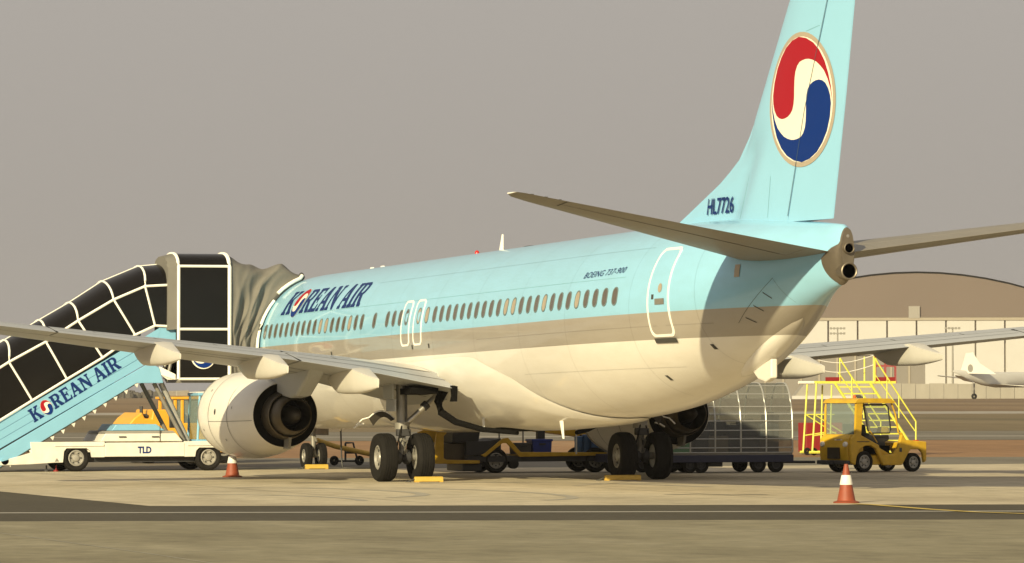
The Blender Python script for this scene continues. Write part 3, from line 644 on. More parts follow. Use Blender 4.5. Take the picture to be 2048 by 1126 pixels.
# engines
for side in (-1, 1):
    ey, ez = side*4.83, 1.49
    nac = MB(); rws = []
    for (x, r, dz) in ((14.35, .86, 0), (14.28, .92, 0), (14.4, .975, 0), (14.8, 1.035, -.02), (15.4, 1.06, -.03), (16.2, 1.05, -.03), (17.0, .99, -.02), (17.8, .89, -.01), (18.54, .775, 0), (18.55, .762, 0)):
        rws.append([(x, ey+r*math.cos(t), ez+dz+r*math.sin(t)*(0.95 if math.sin(t) < 0 else .98)) for t in [2*math.pi*k/64 for k in range(64)]])
    eng = MB().grid(rws, wrap=True).build('engine_nacelle', M['white'], PLANE, smooth=40)
    MB().lathe([(.0001, 14.9), (.84, 14.9), (.86, 14.35)], (0, ey, ez), 'x', 48).build('intake', M['seal'], eng, smooth=40)
    MB().lathe([(.90, 14.33), (.925, 14.27), (.985, 14.38), (1.0, 14.52), (.99, 14.52)], (0, ey, ez), 'x', 64, sq=(1, .98)).build('intake_lip', M['alu'], eng, smooth=60)
    MB().lathe([(.0001, 17.2), (.74, 17.2), (.745, 18.2), (.762, 18.55)], (0, ey, ez), 'x', 64, sq=(1, .965)).build('fan_duct', M['black'], eng, smooth=40)
    MB().lathe([(.60, 17.2), (.60, 18.2), (.555, 18.7), (.52, 18.95), (.50, 18.96), (.49, 18.7)], (0, ey, ez), 'x', 48).build('core_cowl', M['core'], eng, smooth=45)
    MB().lathe([(.47, 18.6), (.475, 18.9), (.43, 19.2), (.375, 19.42), (.36, 19.43), (.35, 19.1), (.34, 18.7)], (0, ey, ez), 'x', 48).build('core_nozzle', M['core'], eng, smooth=45)
    MB().lathe([(.0001, 18.75), (.35, 18.75)], (0, ey, ez), 'x', 40).build('nozzle_bore', M['black'], eng)
    MB().lathe([(.24, 18.7), (.20, 19.2), (.10, 19.55), (0.0, 19.68)], (0, ey, ez), 'x', 32).build('exhaust_plug', M['plug'], eng, smooth=50)
    for xk in (15.65, 17.05):
        rr = [[(xk+d, ey+(r_+.004)*math.cos(t), ez-.03+(r_+.004)*math.sin(t)*(0.95 if math.sin(t) < 0 else .98)) for t in [2*math.pi*k/64 for k in range(64)]] for d, r_ in ((-.012, 1.062 if xk < 16 else .988), (.012, 1.062 if xk < 16 else .986))]
        MB().grid(rr, wrap=True).build('cowl_seam', M['gear'], eng)
    for (xa, ang_) in ((15.0, -20), (15.3, 35), (16.5, -35), (17.3, 12), (15.9, -60)):
        rr_ = lerp_tab([(14.8, 1.035), (15.4, 1.06), (16.2, 1.05), (17.0, .99), (17.8, .89)], xa)[0]+.004
        MB().grid([[(xa+d, ey+side*rr_*math.cos(R(ang_+e)), ez-.025+rr_*math.sin(R(ang_+e))*(0.95 if ang_+e < 0 else .98)) for e in (-1.6, 1.6)] for d in (-.035, .035)]).build('cowl_latch', M['gear'], eng)
    rr_ = [(x, r+.004) for x, r in ((15.66, 1.058), (16.2, 1.05), (17.0, .99), (17.8, .89), (18.5, .782))]
    MB().grid([[(x, ey+side*r*math.cos(R(a_)), ez-.025+r*math.sin(R(a_))*.95) for x, r in rr_] for a_ in (-8, -7.2)]).build('cowl_seam', M['gear'], eng)
    py = MB()
    py.prism([(15.6, 2.30), (16.6, 2.62), (18.2, 2.72), (19.2, 2.62), (21.4, 2.62), (21.0, 2.35), (20.1, 1.93), (19.5, 1.88), (18.6, 1.95), (17.6, 2.02), (16.2, 2.2)], ey-.19, ey+.19)
    py.build('pylon', M['wing'], eng, bevel=.06)
    MB().prism([(18.35, .96), (19.0, .98), (18.9, .72), (18.5, .72)], ey-.03, ey+.03).build('drain_strut', M['gear'], eng)
    pt = [(16.2+.07*math.cos(t), ey-1.046*math.cos(.10+.07*math.sin(t)), ez-.03+1.046*.98*math.sin(.10+.07*math.sin(t))) for t in [2*math.pi*k/16 for k in range(16)]]
    if side < 0: MB().add([(a, y-.006, z) for a, y, z in pt], [tuple(range(16))]).build('cowl_vent', M['seal'], eng)
# landing gear
def tyre(c, r, wd, rr, parent, axis='y', tread=True):
    h = wd/2; prof = [(rr, -h*.62), (rr+.02, -h*.80), (r*.80, -h), (r*.93, -h*.90), (r*.985, -h*.66)]
    if tread:
        for k in (-.42, -.14, .14, .42): prof += [(r, h*(k-.055)), (r-.012, h*(k-.045)), (r-.012, h*(k+.045)), (r, h*(k+.055))]
    prof += [(r*.985, h*.66), (r*.93, h*.90), (r*.80, h), (rr+.02, h*.80), (rr, h*.62)]
    return MB().lathe(prof, c, axis, 40, close=True).build('tyre', M['rubber'], parent, smooth=35)
def rim(c, rr, wd, parent, out=-1, holes=8, m='rim', hub=True):
    h = wd/2*out; b = MB()
    b.lathe([(rr+.005, -h*.6), (rr+.005, h*.70), (rr*.90, h*.74), (rr*.84, h*.45), (rr*.52, h*.40), (rr*.40, h*.66), (rr*.22, h*.72), (0.0001, h*.72)], c, 'y', 32)
    o = b.build('rim', M[m], parent, smooth=35)
    hb = MB()
    for k in range(holes):
        t = 2*math.pi*k/holes; a = rr*.67
        hb.lathe([(0.0001, 0), (rr*.115, 0), (rr*.115, h*.06)], (c[0]+a*math.cos(t), c[1]+h*.455, c[2]+a*math.sin(t)), 'y', 10)
    hb.build('rim_holes', M['seal'], parent)
    return o
for side in (-1, 1):
    gx, gy = 21.26, side*2.86; RW = .545
    b = MB()
    b.tube([(gx, gy, .55), (gx, gy, 1.25)], .075, 16); b.tube([(gx, gy, 1.2), (gx-.05, gy, 2.45)], .125, 18)
    b.tube([(gx, gy-.43, .545), (gx, gy+.43, .545)], .085, 14)
    b.tube([(gx, gy, 1.18), (gx, gy, 1.34)], .17, 18); b.tube([(gx+.02, gy, .72), (gx+.02, gy, .62)], .12, 14)
    b.tube([(gx+.10, gy, .95), (gx+.32, gy, .90), (gx+.12, gy, .62)], .035, 8)
    ge = b.build('main_landing_gear', M['gear'], PLANE, smooth=40)
    MB().tube([(gx, gy-side*.06, 1.27), (gx-.02, gy-side*.92, 2.02)], .065, 12).build('side_brace', M['alu'], ge, smooth=40)
    MB().tube([(gx-.02, gy-side*.50, 1.66), (gx-.02, gy-side*.60, 1.75)], .10, 10).build('brace_joint', M['darkgrey'], ge, smooth=40)
    MB().tube([(gx+.11, gy+.06, 2.3), (gx+.14, gy+.05, 1.5), (gx+.11, gy+.02, .8)], .018, 6).build('hydraulic_line', M['darkgrey'], ge, smooth=40)
    MB().box(gx-.62, gx+.10, gy+side*.24-.02, gy+side*.24+.02, 1.86, 2.34).build('strut_door', M['wing'], ge, bevel=.01)
    MB().box(gx-.52, gx+.14, gy+side*.20-.02, gy+side*.20+.02, 1.58, 1.855).build('strut_door', M['wing'], ge, bevel=.01)
    oc_ = [(gy+side*(.08+.60*k/8), 1.34+.24*math.sin(math.pi*(.12+.80*(1-k/8)))) for k in range(9)]
    ic_ = [(gy+side*(.16+.42*k/8), 1.27+.20*math.sin(math.pi*(.05+.80*(1-k/8)))-.04*(k/8)) for k in range(9)]
    MB().prismx(oc_+ic_[::-1], gx-.35, gx-.31).build('wheel_door', M['plug'], ge)
    MB().tube([(gx-.33, q[0], q[1]+.012) for q in oc_]+[(gx-.33, gy+side*.84, 1.40), (gx-.33, gy+side*.98, 1.27)], .018, 8).build('door_edge', M['line'], ge, smooth=50)
    MB().tube([(gx-.8, gy+side*.66, 1.30), (gx-.8, gy+side*.78, 1.27), (gx-.8, gy+side*.9, 1.20)], .02, 8).build('door_link', M['line'], ge, smooth=50)
    MB().tube([(gx+.14, gy-.05, 1.26), (gx+.2, gy-.12, 1.05), (gx+.12, gy-.16, .8), (gx+.05, gy-.2, .6)], .022, 6).build('brake_hose', M['rubber'], ge, smooth=50)
    MB().tube([(gx+.14, gy+.08, 1.24), (gx+.19, gy+.15, 1.0), (gx+.1, gy+.18, .75)], .02, 6).build('brake_hose', M['rubber'], ge, smooth=50)
    MB().box(gx+.02, gx+.17, gy-.16, gy+.16, 1.02, 1.18).build('valve_block', M['darkgrey'], ge, bevel=.02)
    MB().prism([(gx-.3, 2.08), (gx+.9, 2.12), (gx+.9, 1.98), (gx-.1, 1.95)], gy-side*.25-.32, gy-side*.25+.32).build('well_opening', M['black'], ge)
    for k in (-1, 1):
        tyre((gx, gy+k*.43, RW), RW, .42, .27, ge); rim((gx, gy+k*.43, RW), .27, .42, ge, k, 9)
        MB().lathe([(.10, 0), (.16, k*.06), (.16, k*.16), (.08, k*.2)], (gx, gy, RW), 'y', 16).build('brake_pack', M['darkgrey'], ge, smooth=30)
nx = 4.25
b = MB(); b.tube([(nx, 0, .34), (nx-.1, 0, 1.5)], .07, 14); b.tube([(nx, -.2, .34), (nx, .2, .34)], .05, 10); b.tube([(nx-.03, 0, .75), (nx-.9, 0, 1.4)], .045, 10)
b.tube([(nx+.08, 0, .9), (nx+.26, 0, .72), (nx+.05, 0, .5)], .03, 8)
ng = b.build('nose_landing_gear', M['gear'], PLANE, smooth=40)
for k in (-1, 1):
    tyre((nx, k*.20, .34), .34, .20, .17, ng); rim((nx, k*.20, .34), .17, .20, ng, k, 8)
    MB().box(nx-1.5, nx+.15, k*.36-.015, k*.36+.015, .88, 1.42).build('gear_door', M['gear'], ng, bevel=.01)

# ------------------------------------------------------------------ ground vehicles (local x = length, y = away, z = up)
def vwheel(c, r, wd, parent, rimr=None, holes=6, m='rim'):
    t = tyre(c, r, wd, rimr or r*.58, parent); rim(c, rimr or r*.58, wd, t, -1, holes, m); return t
# boarding stairs -------------------------------------------------
def U(a): return -8.75+.01310*a
def Wz(b2): return (943-b2)*.01288
def S(*pts): return [(U(a), Wz(b2)) for a, b2 in pts]
SX0, SWD = 5.9, 2.1
ST_ = tag(empty('boarding_stairs', (SX0, 0, 0), R(90)), 'pale blue and white boarding stairs truck with dark panelled canopy docked at the airliner', 'stairs truck')
ch = MB()
ch.prism(S((60, 884), (208, 884), (208, 915), (182, 915), (180, 903), (172, 897), (132, 897), (127, 903), (125, 925), (110, 925), (60, 928), (-5, 930), (0, 922), (62, 905)), 0.0, .10)
ch.prism(S((208, 887), (368, 887), (368, 914), (208, 914)), -.01, .09)
ch.prism(S((368, 884), (452, 884), (490, 888), (490, 906), (452, 906), (448, 897), (398, 897), (392, 903), (390, 915), (368, 915)), 0, .10)
ch.box(U(60), U(490), .1, SWD, Wz(905), Wz(886))
chs = ch.build('chassis', M['cream'], ST_, bevel=.012)
MB().prism(S((108, 889), (206, 889), (206, 893), (108, 893)), -.03, .0).build('bumper_strip', M['cream'], chs, bevel=.008)
MB().prism(S((374, 888), (450, 888), (450, 893), (374, 893)), -.03, .0).build('bumper_strip', M['cream'], chs, bevel=.008)
MB().box(U(130), U(400), .25, SWD-.2, Wz(925), Wz(905)).build('underframe', M['darkgrey'], ST_)
vf = text2d('TLD', .30, 0, .012); mw = max(q[0] for q in vf[0]); hh = max(q[1] for q in vf[0])
MB().add([(U(274)+a*(U(301)-U(274))/mw, -.016, Wz(907)+bz*(Wz(894)-Wz(907))/hh) for a, bz, _ in vf[0]], vf[1]).build('maker_letters', M['navy'], chs)
MB().add([(U(a), -.005, Wz(c2)) for a, c2 in ((108, 923), (117, 923), (112.5, 916))], [(0, 1, 2)]).build('warning_sticker', M['gear'], chs)
eb = MB().prism(S((200, 884), (210, 868), (352, 868), (366, 884)), .05, SWD-.05).build('engine_cover', M['cream'], ST_, bevel=.02)
MB().prism(S((208, 867.5), (214, 863), (346, 863), (352, 867.5)), .08, SWD-.1).build('cover_trim', M['grey'], eb)
MB().prism(S((226, 862.7), (235, 850), (316, 850), (334, 862.7)), .25, SWD-.3).build('cover_lid', M['sky_panel'], eb, bevel=.02)
for a in (237, 303): MB().box(U(a), U(a+14), .02, .06, Wz(876), Wz(873.5)).build('cover_handle', M['seal'], eb)
MB().box(U(319), U(320.2), .035, .06, Wz(884), Wz(850)).build('cover_seam', M['seal'], eb)
for a in (152, 418):
    vwheel((U(a), .17, .345), .345, .30, ST_, .20); vwheel((U(a), SWD-.17, .345), .345, .30, ST_, .20)
# stringer with three long ribs, lower beam, gusset
def along(a0, b0, a1, b1, t): return (a0+(a1-a0)*t, b0+(b1-b0)*t)
sp_ = MB()
for i in range(3):
    t0, t1 = i/3+.008, (i+1)/3-.008
    l0, l1 = along(-25, 860, -25, 912, t0), along(-25, 860, -25, 912, t1)
    r0, r1 = along(322, 656, 306, 722, t0), along(322, 656, 306, 722, t1)
    pl = S(l0, r0, r1, l1)
    sp_.prism(pl, .06, .12)
sp_.prism(S((318, 657), (352, 657), (352, 690), (330, 716), (306, 722)), .065, .115)
sp_.prism(S((-25, 862), (320, 658), (306, 722), (-25, 912)), .08, .11)
str_ = sp_.build('side_panel', M['sky_panel'], ST_, bevel=.006)
MB().prism(S((-25, 916), (215, 775), (300, 727), (318, 738), (326, 768), (272, 768), (-25, 949)), .03, .12).build('lower_beam', M['sky_panel'], ST_, bevel=.012)
MB().prism(S((-25, 912), (225, 766), (225, 772), (-25, 918)), .10, .14).build('beam_groove', M['seal'], ST_)
MB().prism(S((-25, 953), (270, 772), (270, 767), (-25, 947)), .12, SWD-.12).build('stair_soffit', M['gear'], ST_)
MB().prism(S((-25, 862), (320, 658), (306, 722), (-25, 912)), SWD-.12, SWD-.06).build('side_panel', M['sky_panel'], ST_)
for i in range(13):
    a, c2 = along(20, 929, 272, 773, i/12); pl = S((a-4, c2-2.5), (a+4, c2-4.8), (a+1.5, c2+4))
    MB().prism(pl, .04, .10).build('step_bracket', M['cream'], ST_)
for i in range(15):
    a, c2 = along(10, 905, 300, 715, i/14); MB().box(U(a), U(a+14), .13, SWD-.13, Wz(c2), Wz(c2)+.03).build('step', M['gear'], ST_)
MB().lathe([(.0001, 0), (.10, 0), (.10, .06), (.0001, .06)], (U(10), .0, Wz(921)), 'y', 20).build('roller', M['sky_panel'], ST_, smooth=40)
for a, m_, w0 in ((97, 'darkgrey', 930), (116, 'redbox', 938)):
    MB().lathe([(.02, 0), (.02, .16), (.001, .16)], (U(a), .3, .0), 'z', 10).lathe([(.07, 0), (.07, .035), (.001, .05)], (U(a), .3, 0), 'z', 14).build('jack', M[m_], ST_, smooth=40)
for (a0, b0, a1, b1, r, v) in ((313, 768, 374, 884, .055, .35), (330, 768, 384, 884, .075, .5), (313, 768, 374, 884, .055, SWD-.4), (338, 765, 352, 700, .05, .3)):
    MB().tube([(U(a0), v, Wz(b0)), (U(a1), v, Wz(b1))], r, 10).build('lift_strut', M['steel'] if r > .06 else M['gear'], ST_, smooth=40)
# name on the side panel
lb = MB(); ang = math.atan2(Wz(735)-Wz(845), U(240)-U(65)); LN = math.hypot(U(240)-U(65), Wz(735)-Wz(845)); kx = LN/tw_; ky = .36
def on_side(a, bz, off): return (U(69)+a*kx*math.cos(ang)-bz*ky*math.sin(ang), .058-off, Wz(846)+a*kx*math.sin(ang)+bz*ky*math.cos(ang))
for v, f in letters: MB().add([on_side(a, bz, .004) for a, bz, _ in v], f).build('letter', M['navy'], str_)
for n_, pl, m_, of in (('emblem_white', disc, 'ivory', .006), ('emblem_red', rd, 'red', .010), ('emblem_blue', bl, 'blue', .010)):
    v, f = fill2d([[(em[0]+er*.95*a, em[1]+er*1.05*c2) for a, c2 in pl]]); MB().add([on_side(a, bz, of) for a, bz, _ in v], f).build(n_, M[m_], str_)
# canopy: bays of smoked panels between white ribs
TP = [(-75, 728), (0, 682), (69, 642), (129, 607), (195, 564), (269, 533), (333, 527)]
MP = [(-55, 772), (18, 726), (91, 686), (155, 644), (226, 602), (289, 575), (341, 572)]
BT = [(-8, 846), (64, 802), (133, 760), (204, 717.5), (269, 672), (309, 653.5), (342, 655)]
def rib(i, inset=0.0, up_=0.0):
    (ta, tb), (ma, mb), (ba, b3) = TP[i], MP[i], BT[i]; o = []
    T = (U(ta+25), Wz(tb)+.0); m_ = (U(ma), Wz(mb)); b_ = (U(ba), Wz(b3))
    prof = [(b_[0], .03, b_[1]), ((b_[0]+m_[0])/2, .02, (b_[1]+m_[1])/2), (m_[0], .03, m_[1])]
    for k in range(1, 7):
        t = k/6; sn, cs = math.sin(t*math.pi/2), 1-math.cos(t*math.pi/2)
        prof.append((m_[0]+(T[0]-m_[0])*sn, .03+1.02*cs, m_[1]+(T[1]-m_[1])*sn))
    prof += [(p[0], 2.1-p[1], p[2]) for p in reversed(prof[:-1])]
    return prof
ribs = [rib(i) for i in range(7)]
cn = MB()
for i in range(7): cn.tube(ribs[i], .030, 6)
for k in (0, 2): cn.tube([r[k] for r in ribs], .034, 6); cn.tube([r[len(ribs[0])-1-k] for r in ribs], .034, 6)
cn.tube([r[8] for r in ribs], .016, 6)
cnf = cn.build('canopy_frame', M['line'], ST_, smooth=50)
for i in range(6):
    for lo_, hi_ in ((0, 2), (2, 8), (8, 14), (14, 16)):
        MB().grid([[ribs[i][k] for k in range(lo_, hi_+1)], [ribs[i+1][k] for k in range(lo_, hi_+1)]]).build('canopy_panel', M['dark_panel'], cnf, smooth=60)
# top platform cabin
CWD = 1.25
CU0, CU1, CB, CTOP = U(354), U(457), 2.36, 5.60
def cab_prof(u, k=0.0):
    p = [(u, -.10+k, CB), (u, -.10+k, 3.64), (u, -.10+k, 5.26)]
    for t in (15, 30, 45, 60, 75, 90): p.append((u, -.10+k+.62*(1-math.cos(R(t))), 5.26+(CTOP-5.26)*math.sin(R(t))))
    return p+[(q[0], CWD-q[1], q[2]) for q in reversed(p)]
ca, cb_ = cab_prof(CU0), cab_prof(CU1)
cf = MB(); cf.tube(ca, .042, 6); cf.tube(cb_, .05, 6)
for k in (0, 1, 2): cf.tube([ca[k], cb_[k]], .036, 6); cf.tube([ca[len(ca)-1-k], cb_[len(ca)-1-k]], .036, 6)
cfr = cf.build('cabin_frame', M['line'], ST_, smooth=50)
for lo_, hi_ in ((0, 1), (1, 2), (2, 8), (9, 15), (15, 17)):
    MB().grid([[ca[k] for k in range(lo_, hi_+1)], [cb_[k] for k in range(lo_, hi_+1)]]).build('cabin_panel', M['dark_panel'], cfr, smooth=60)
MB().add([ca[8], ca[9], cb_[9], cb_[8]], [(0, 1, 2, 3)]).build('cabin_roof', M['dark_panel'], cfr)
fb = MB(); rr = []
for j in range(5):
    k = j/4; rr.append([(q[0]-.28*k+.02*math.sin(9*i), q[1]+(.6-q[1])*.06*k, q[2]-.07*k*(q[2]-2.5)/3) for i, q in enumerate(ca[1:-1])])
fb.add(rr[-1], [tuple(range(len(rr[-1])))])
fb.grid(rr).build('fabric_gaiter', M['fabric'], ST_, smooth=60)
MB().box(CU0, CU1+1.0, .05, CWD-.05, CB-.10, CB+.02).build('platform', M['gear'], ST_)
MB().prism([(CU0-.05, CB-.02), (CU0-.05, CB+.12), (U(318), Wz(735)), (U(322), Wz(752))], .02, .10).build('platform_rail', M['line'], ST_)
MB().prism([(CU0-.02, CB+.1), (U(322), Wz(742)), (U(322), Wz(752)), (CU0-.25, CB-.02), (CU0, CB-.02)], .06, .09).build('platform_gusset', M['cream'], ST_)
ec = (U(404), 2.95)
MB().add([(ec[0]+.335*math.cos(t), -.112, ec[1]+.335*math.sin(t)) for t in [2*math.pi*k/40 for k in range(40)]], [tuple(range(40))]).build('emblem_ring', M['ivory'], cfr)
for n_, pl, m_, of in (('emblem_white', disc, 'ivory', .118), ('emblem_red', rd, 'red', .124), ('emblem_blue', bl, 'blue', .124)):
    v, f = fill2d([[(ec[0]+.31*a, ec[1]+.31*c2) for a, c2 in pl]]); MB().add([(a, -of, bz) for a, bz, _ in v], f).build(n_, M[m_], cfr)
# folding fabric hood between cabin and fuselage
def hood_end(t):       # closed profile against the fuselage, in local (u, v, w)
    xw = [5.72, 5.72, 5.72, 5.72, 5.68, 5.58, 5.40, 5.2, 5.0, 4.75, 4.55, 4.48, 4.46, 4.46, 4.46]
    zz = [2.30, 2.95, 3.55, 4.05, 4.45, 4.78, 5.0, 5.06, 5.0, 4.78, 4.45, 4.05, 3.55, 2.95, 2.30]
    f = t*(len(xw)-1); i = min(int(f), len(xw)-2); f -= i
    X = xw[i]+(xw[i+1]-xw[i])*f; Z = zz[i]+(zz[i+1]-zz[i])*f
    y = skz(X, max(2.0, min(5.15, Z+.0-TL*(X-20))), .05)[1]
    return (y, SX0-X, Z)
def hood_start(t):
    pr = cb_; n = len(pr)-1; ll = [0]
    for i in range(n): ll.append(ll[-1]+(Vector(pr[i+1])-Vector(pr[i])).length)
    d = t*ll[-1]; i = 0
    while i < n-1 and d > ll[i+1]: i += 1
    q = Vector(pr[i]).lerp(Vector(pr[i+1]), (d-ll[i])/max(1e-6, ll[i+1]-ll[i])); return tuple(q)
rr = []; NS, NTT = 44, 90
for i in range(NS+1):
    s = i/NS; row = []
    for j in range(NTT+1):
        t = j/NTT; a = Vector(hood_start(t)); b2 = Vector(hood_end(t)); p = a.lerp(b2, s); env = math.sin(math.pi*s)
        side_ = 1 if t < .5 else -1
        g = (1-2*abs(math.sin(s*8.5+1.2*math.sin(t*9)+t*3)))*.6+(1-2*abs(math.sin(s*15-t*9+1.3*math.sin(t*21))))*.35+math.sin(s*11+t*31)*.2
        top_ = max(0, 1-abs(t-.5)/.24)
        p.y += -side_*(-.03+.12*g)*env*(1-top_)
        p.z += (-.12*math.sin(math.pi*min(1, s*1.5))+.16*math.exp(-((s-.74)/.14)**2)+.05*g)*env**.5*min(1, top_*1.6)
        p.x += .035*math.sin(t*23+s*5)*env
        row.append(tuple(p))
    rr.append(row)
MB().grid(rr).build('fabric_hood', M['fabric'], ST_, smooth=80)
hp = [hood_end(t/40) for t in range(41)]
MB().tube([(q[0]-.03, q[1]-.03, q[2]) for q in hp[1:12]], .042, 8).build('hood_frame', M['line'], ST_, smooth=50)
MB().tube([(q[0]-.05, q[1]-.03, q[2]+.06) for q in hp[12:18]], .05, 8).build('hood_frame', M['line'], ST_, smooth=50)
MB().tube([(q[0]-.02, q[1]+.02, q[2]+.02) for q in hp[8:36]], .06, 8).build('hood_cushion', M['seal'], ST_, smooth=50)
# driver cab at the front of the truck
cbm = MB()
for (a, v) in ((-3.55, .12), (-2.65, .12), (-3.55, 1.1), (-2.65, 1.1)): cbm.tube([(a, v, .75), (a+.06, v, 1.95)], .035, 8)
cbm.box(-3.55, -2.5, .06, 1.15, 1.93, 2.0); cbm.box(-3.6, -2.6, .08, 1.15, .62, .80)
cbo = cbm.build('driver_cab', M['sky_panel'], ST_, bevel=.01)
MB().box(-3.5, -2.65, .11, .12, .80, 1.93).build('cab_pane', M['wind'], cbo)
MB().box(-3.54, -3.53, .15, 1.08, .80, 1.93).build('cab_pane', M['wind'], cbo)

# orange push-back tractor beyond the stairs -----------------------
OT = tag(empty('pushback_tractor', (-6, 0, 0), R(90)), 'orange aircraft tractor with glazed cab, seen behind the boarding stairs truck', 'tractor')
q_ = lambda *p: [(-2.46+.01455*(a-258), (926-b2)*.0143) for a, b2 in p]
MB().prism(q_((258, 862), (258, 848), (268, 836), (284, 824), (290, 837), (303, 837), (306, 819), (338, 819), (341, 846), (470, 846), (470, 905), (262, 905)), 0, 2.0).build('body', M['orange'], OT, bevel=.04)
MB().prism(q_((292, 836), (302, 836), (300, 828), (294, 828)), .3, 1.6).build('engine_block', M['darkgrey'], OT)
MB().tube([(-1.98, .5, 1.2), (-1.98, .5, 1.62)], .05, 8).build('exhaust_stack', M['darkgrey'], OT)
MB().prism(q_((338, 822), (350, 822), (350, 856), (338, 856)), -.02, .5).build('air_filter', M['seat'], OT, bevel=.03)
oc = MB()
for a in (352, 366, 412, 440): oc.prism(q_((a-3, 850), (a-3, 797), (a+3, 797), (a+3, 850)), .05, .12); oc.prism(q_((a-3, 850), (a-3, 797), (a+3, 797), (a+3, 850)), 1.8, 1.87)
oc.prism(q_((344, 799), (344, 794), (450, 793), (450, 799)), 0, 1.95)
occ = oc.build('cab', M['orange'], OT, bevel=.015)
MB().prism(q_((367, 848), (367, 800), (410, 800), (410, 848)), .08, .09).build('cab_pane', M['wind'], occ)
MB().prism(q_((354, 848), (354, 800), (364, 800), (364, 848)), .08, .09).build('cab_pane', M['wind'], occ)
MB().prism(q_((358, 846), (372, 825), (380, 826), (392, 846)), .6, 1.2).build('seat', M['seat'], occ)
MB().prism(q_((358, 793), (358, 782), (384, 781), (386, 793)), .3, 1.2).build('roof_unit', M['grey'], OT, bevel=.02)
MB().prism(q_((394, 793), (398, 785), (425, 783), (430, 793)), .3, 1.5).build('air_conditioner', M['cream'], OT, bevel=.04)
MB().lathe([(.05, 0), (.05, .08), (.02, .12), (0, .12)], (-1.2, .1, 1.55), 'z', 12).build('beacon', M['lens'], OT, smooth=40)
MB().add([(-1.0, -.045, .86), (-.86, -.045, .86), (-.93, -.045, .97)], [(0, 1, 2)]).build('hazard_mark', M['line'], OT)
for u in (-1.85, .35):
    for v in (.2, 1.8): vwheel((u, v, .42), .42, .34, OT, .22)

# tow bar ahead of the nose ------------------------------------------
TB = tag(empty('tow_bar', (-.2, 2.33, 0), R(90)), 'yellow aircraft tow bar on small black wheels, beside the nose wheels', 'tow bar')
MB().tube([(-.95, 0, .70), (-.40, 0, .52), (.62, 0, .30), (1.6, 0, .22)], .07, 10).build('bar', M['chock'], TB, smooth=40)
fm = MB(); fm.tube([(-.42, .1, .12), (.30, .1, .12)], .03, 8); fm.tube([(-.1, .1, .12), (-.1, .1, .62)], .03, 8); fm.tube([(.25, .1, .12), (.12, .1, .62), (-.1, .1, .62)], .028, 8); fm.tube([(-.1, .1, .35), (.2, .1, .35)], .03, 8)
fm.build('wheel_frame', M['darkgrey'], TB, smooth=40)
for u in (-.42, .30): MB().lathe([(.03, -.05), (.12, -.05), (.135, 0), (.12, .05), (.03, .05)], (u, .1, .135), 'y', 20, close=True).build('wheel', M['rubber'], TB, smooth=40)

cbl = MB().tube([(5.0, .52, 1.32), (5.0, .53, .8), (5.02, .54, .25), (5.05, .56, .03), (5.2, .7, .02), (5.3, 1.1, .02), (5.1, 1.6, .02)], .022, 6).build('power_cable', M['seat'], None, smooth=60)
tag(cbl, 'black power cable hanging from the belly to the ground beside the nose wheels', 'cable')
# chocks and cones ---------------------------------------------------
def chock(name, x, y, ln, rz, label, grp='yellow wheel chocks at the airliner wheels'):
    r = tag(empty(name, (x, y, 0), rz), label, 'wheel chock', grp)
    MB().prismx([(-.07, .012), (.07, .012), (.055, .10), (.02, .125), (-.02, .125), (-.055, .10)], -ln/2, ln/2).build('bar', M['chock'], r, bevel=.012)
    for u in (-ln/2+.05, ln/2-.05): MB().box(u-.04, u+.04, -.075, .075, 0, .014).build('foot', M['chock'], r)
    MB().tube([(-ln/2, 0, .07), (-ln/2-.12, .05, .02), (-ln/2-.2, .0, .015), (-ln/2-.12, -.1, .015)], .012, 6).build('rope', M['seal'], r)
chock('wheel_chock', 20.4+1.75, -2.52, .66, R(90), 'yellow wheel chock behind the main wheels on the boarding stairs side')
chock('wheel_chock', 20.4+1.75, 2.10, .86, R(90), 'yellow wheel chock behind the main wheels on the baggage dolly side')
chock('wheel_chock', 4.25+.62, -.10, .62, R(90), 'yellow wheel chock behind the nose wheels')
def cone(x, y, label):
    r = tag(empty('traffic_cone', (x, y, 0), R(12)), label, 'traffic cone', 'orange traffic cones round the airliner')
    MB().lathe([(.19, .03), (.165, .05), (.036, .70), (.025, .705), (.0001, .705)], (0, 0, 0), 'z', 28).build('body', M['cone'], r, smooth=40)
    MB().lathe([(.1205, .33), (.1215, .332), (.0865, .505), (.0855, .505)], (0, 0, 0), 'z', 28).build('reflective_band', M['conew'], r, smooth=40)
    MB().lathe([(.0001, 0), (.235, 0), (.24, .02), (.20, .035), (.0001, .04)], (0, 0, 0), 'z', 24).build('base', M['cone'], r, smooth=40)
cone(42.92, -1.21, 'orange traffic cone with white band standing alone behind the tail')
cone(11.95+2.6, -5.0, 'orange traffic cone with white band beside the engine nacelle')

# belt loader --------------------------------------------------------
BLD = tag(empty('belt_loader', (12.4, 0, 0), R(90)), 'yellow belt loader parked under the fuselage beyond the main wheels', 'belt loader')
MB().prism([(.72, .30), (.75, .62), (.80, 1.0), (1.05, 1.10), (1.15, 1.10), (.98, .92), (.98, .38), (1.05, .34), (1.92, .32), (1.92, .24), (.78, .24)], 0, .10).build('cab_panel', M['yellow'], BLD, bevel=.015)
MB().prism([(.72, .30), (.75, .62), (.80, 1.0), (1.05, 1.10), (1.9, 1.1), (1.9, .24), (.78, .24)], 1.55, 1.65).build('cab_panel', M['yellow'], BLD, bevel=.015)
MB().box(1.0, 1.9, .3, 1.5, .3, .75).build('engine_box', M['core'], BLD, bevel=.03)
MB().prism([(1.25, .75), (1.95, .75), (2.0, 1.05), (1.85, 1.14), (1.3, 1.14)], .2, 1.3).build('driver_seat', M['seat'], BLD, bevel=.03)
MB().box(1.35, 1.75, .19, .21, 1.06, 1.13).build('seat_label', M['cream'], BLD)
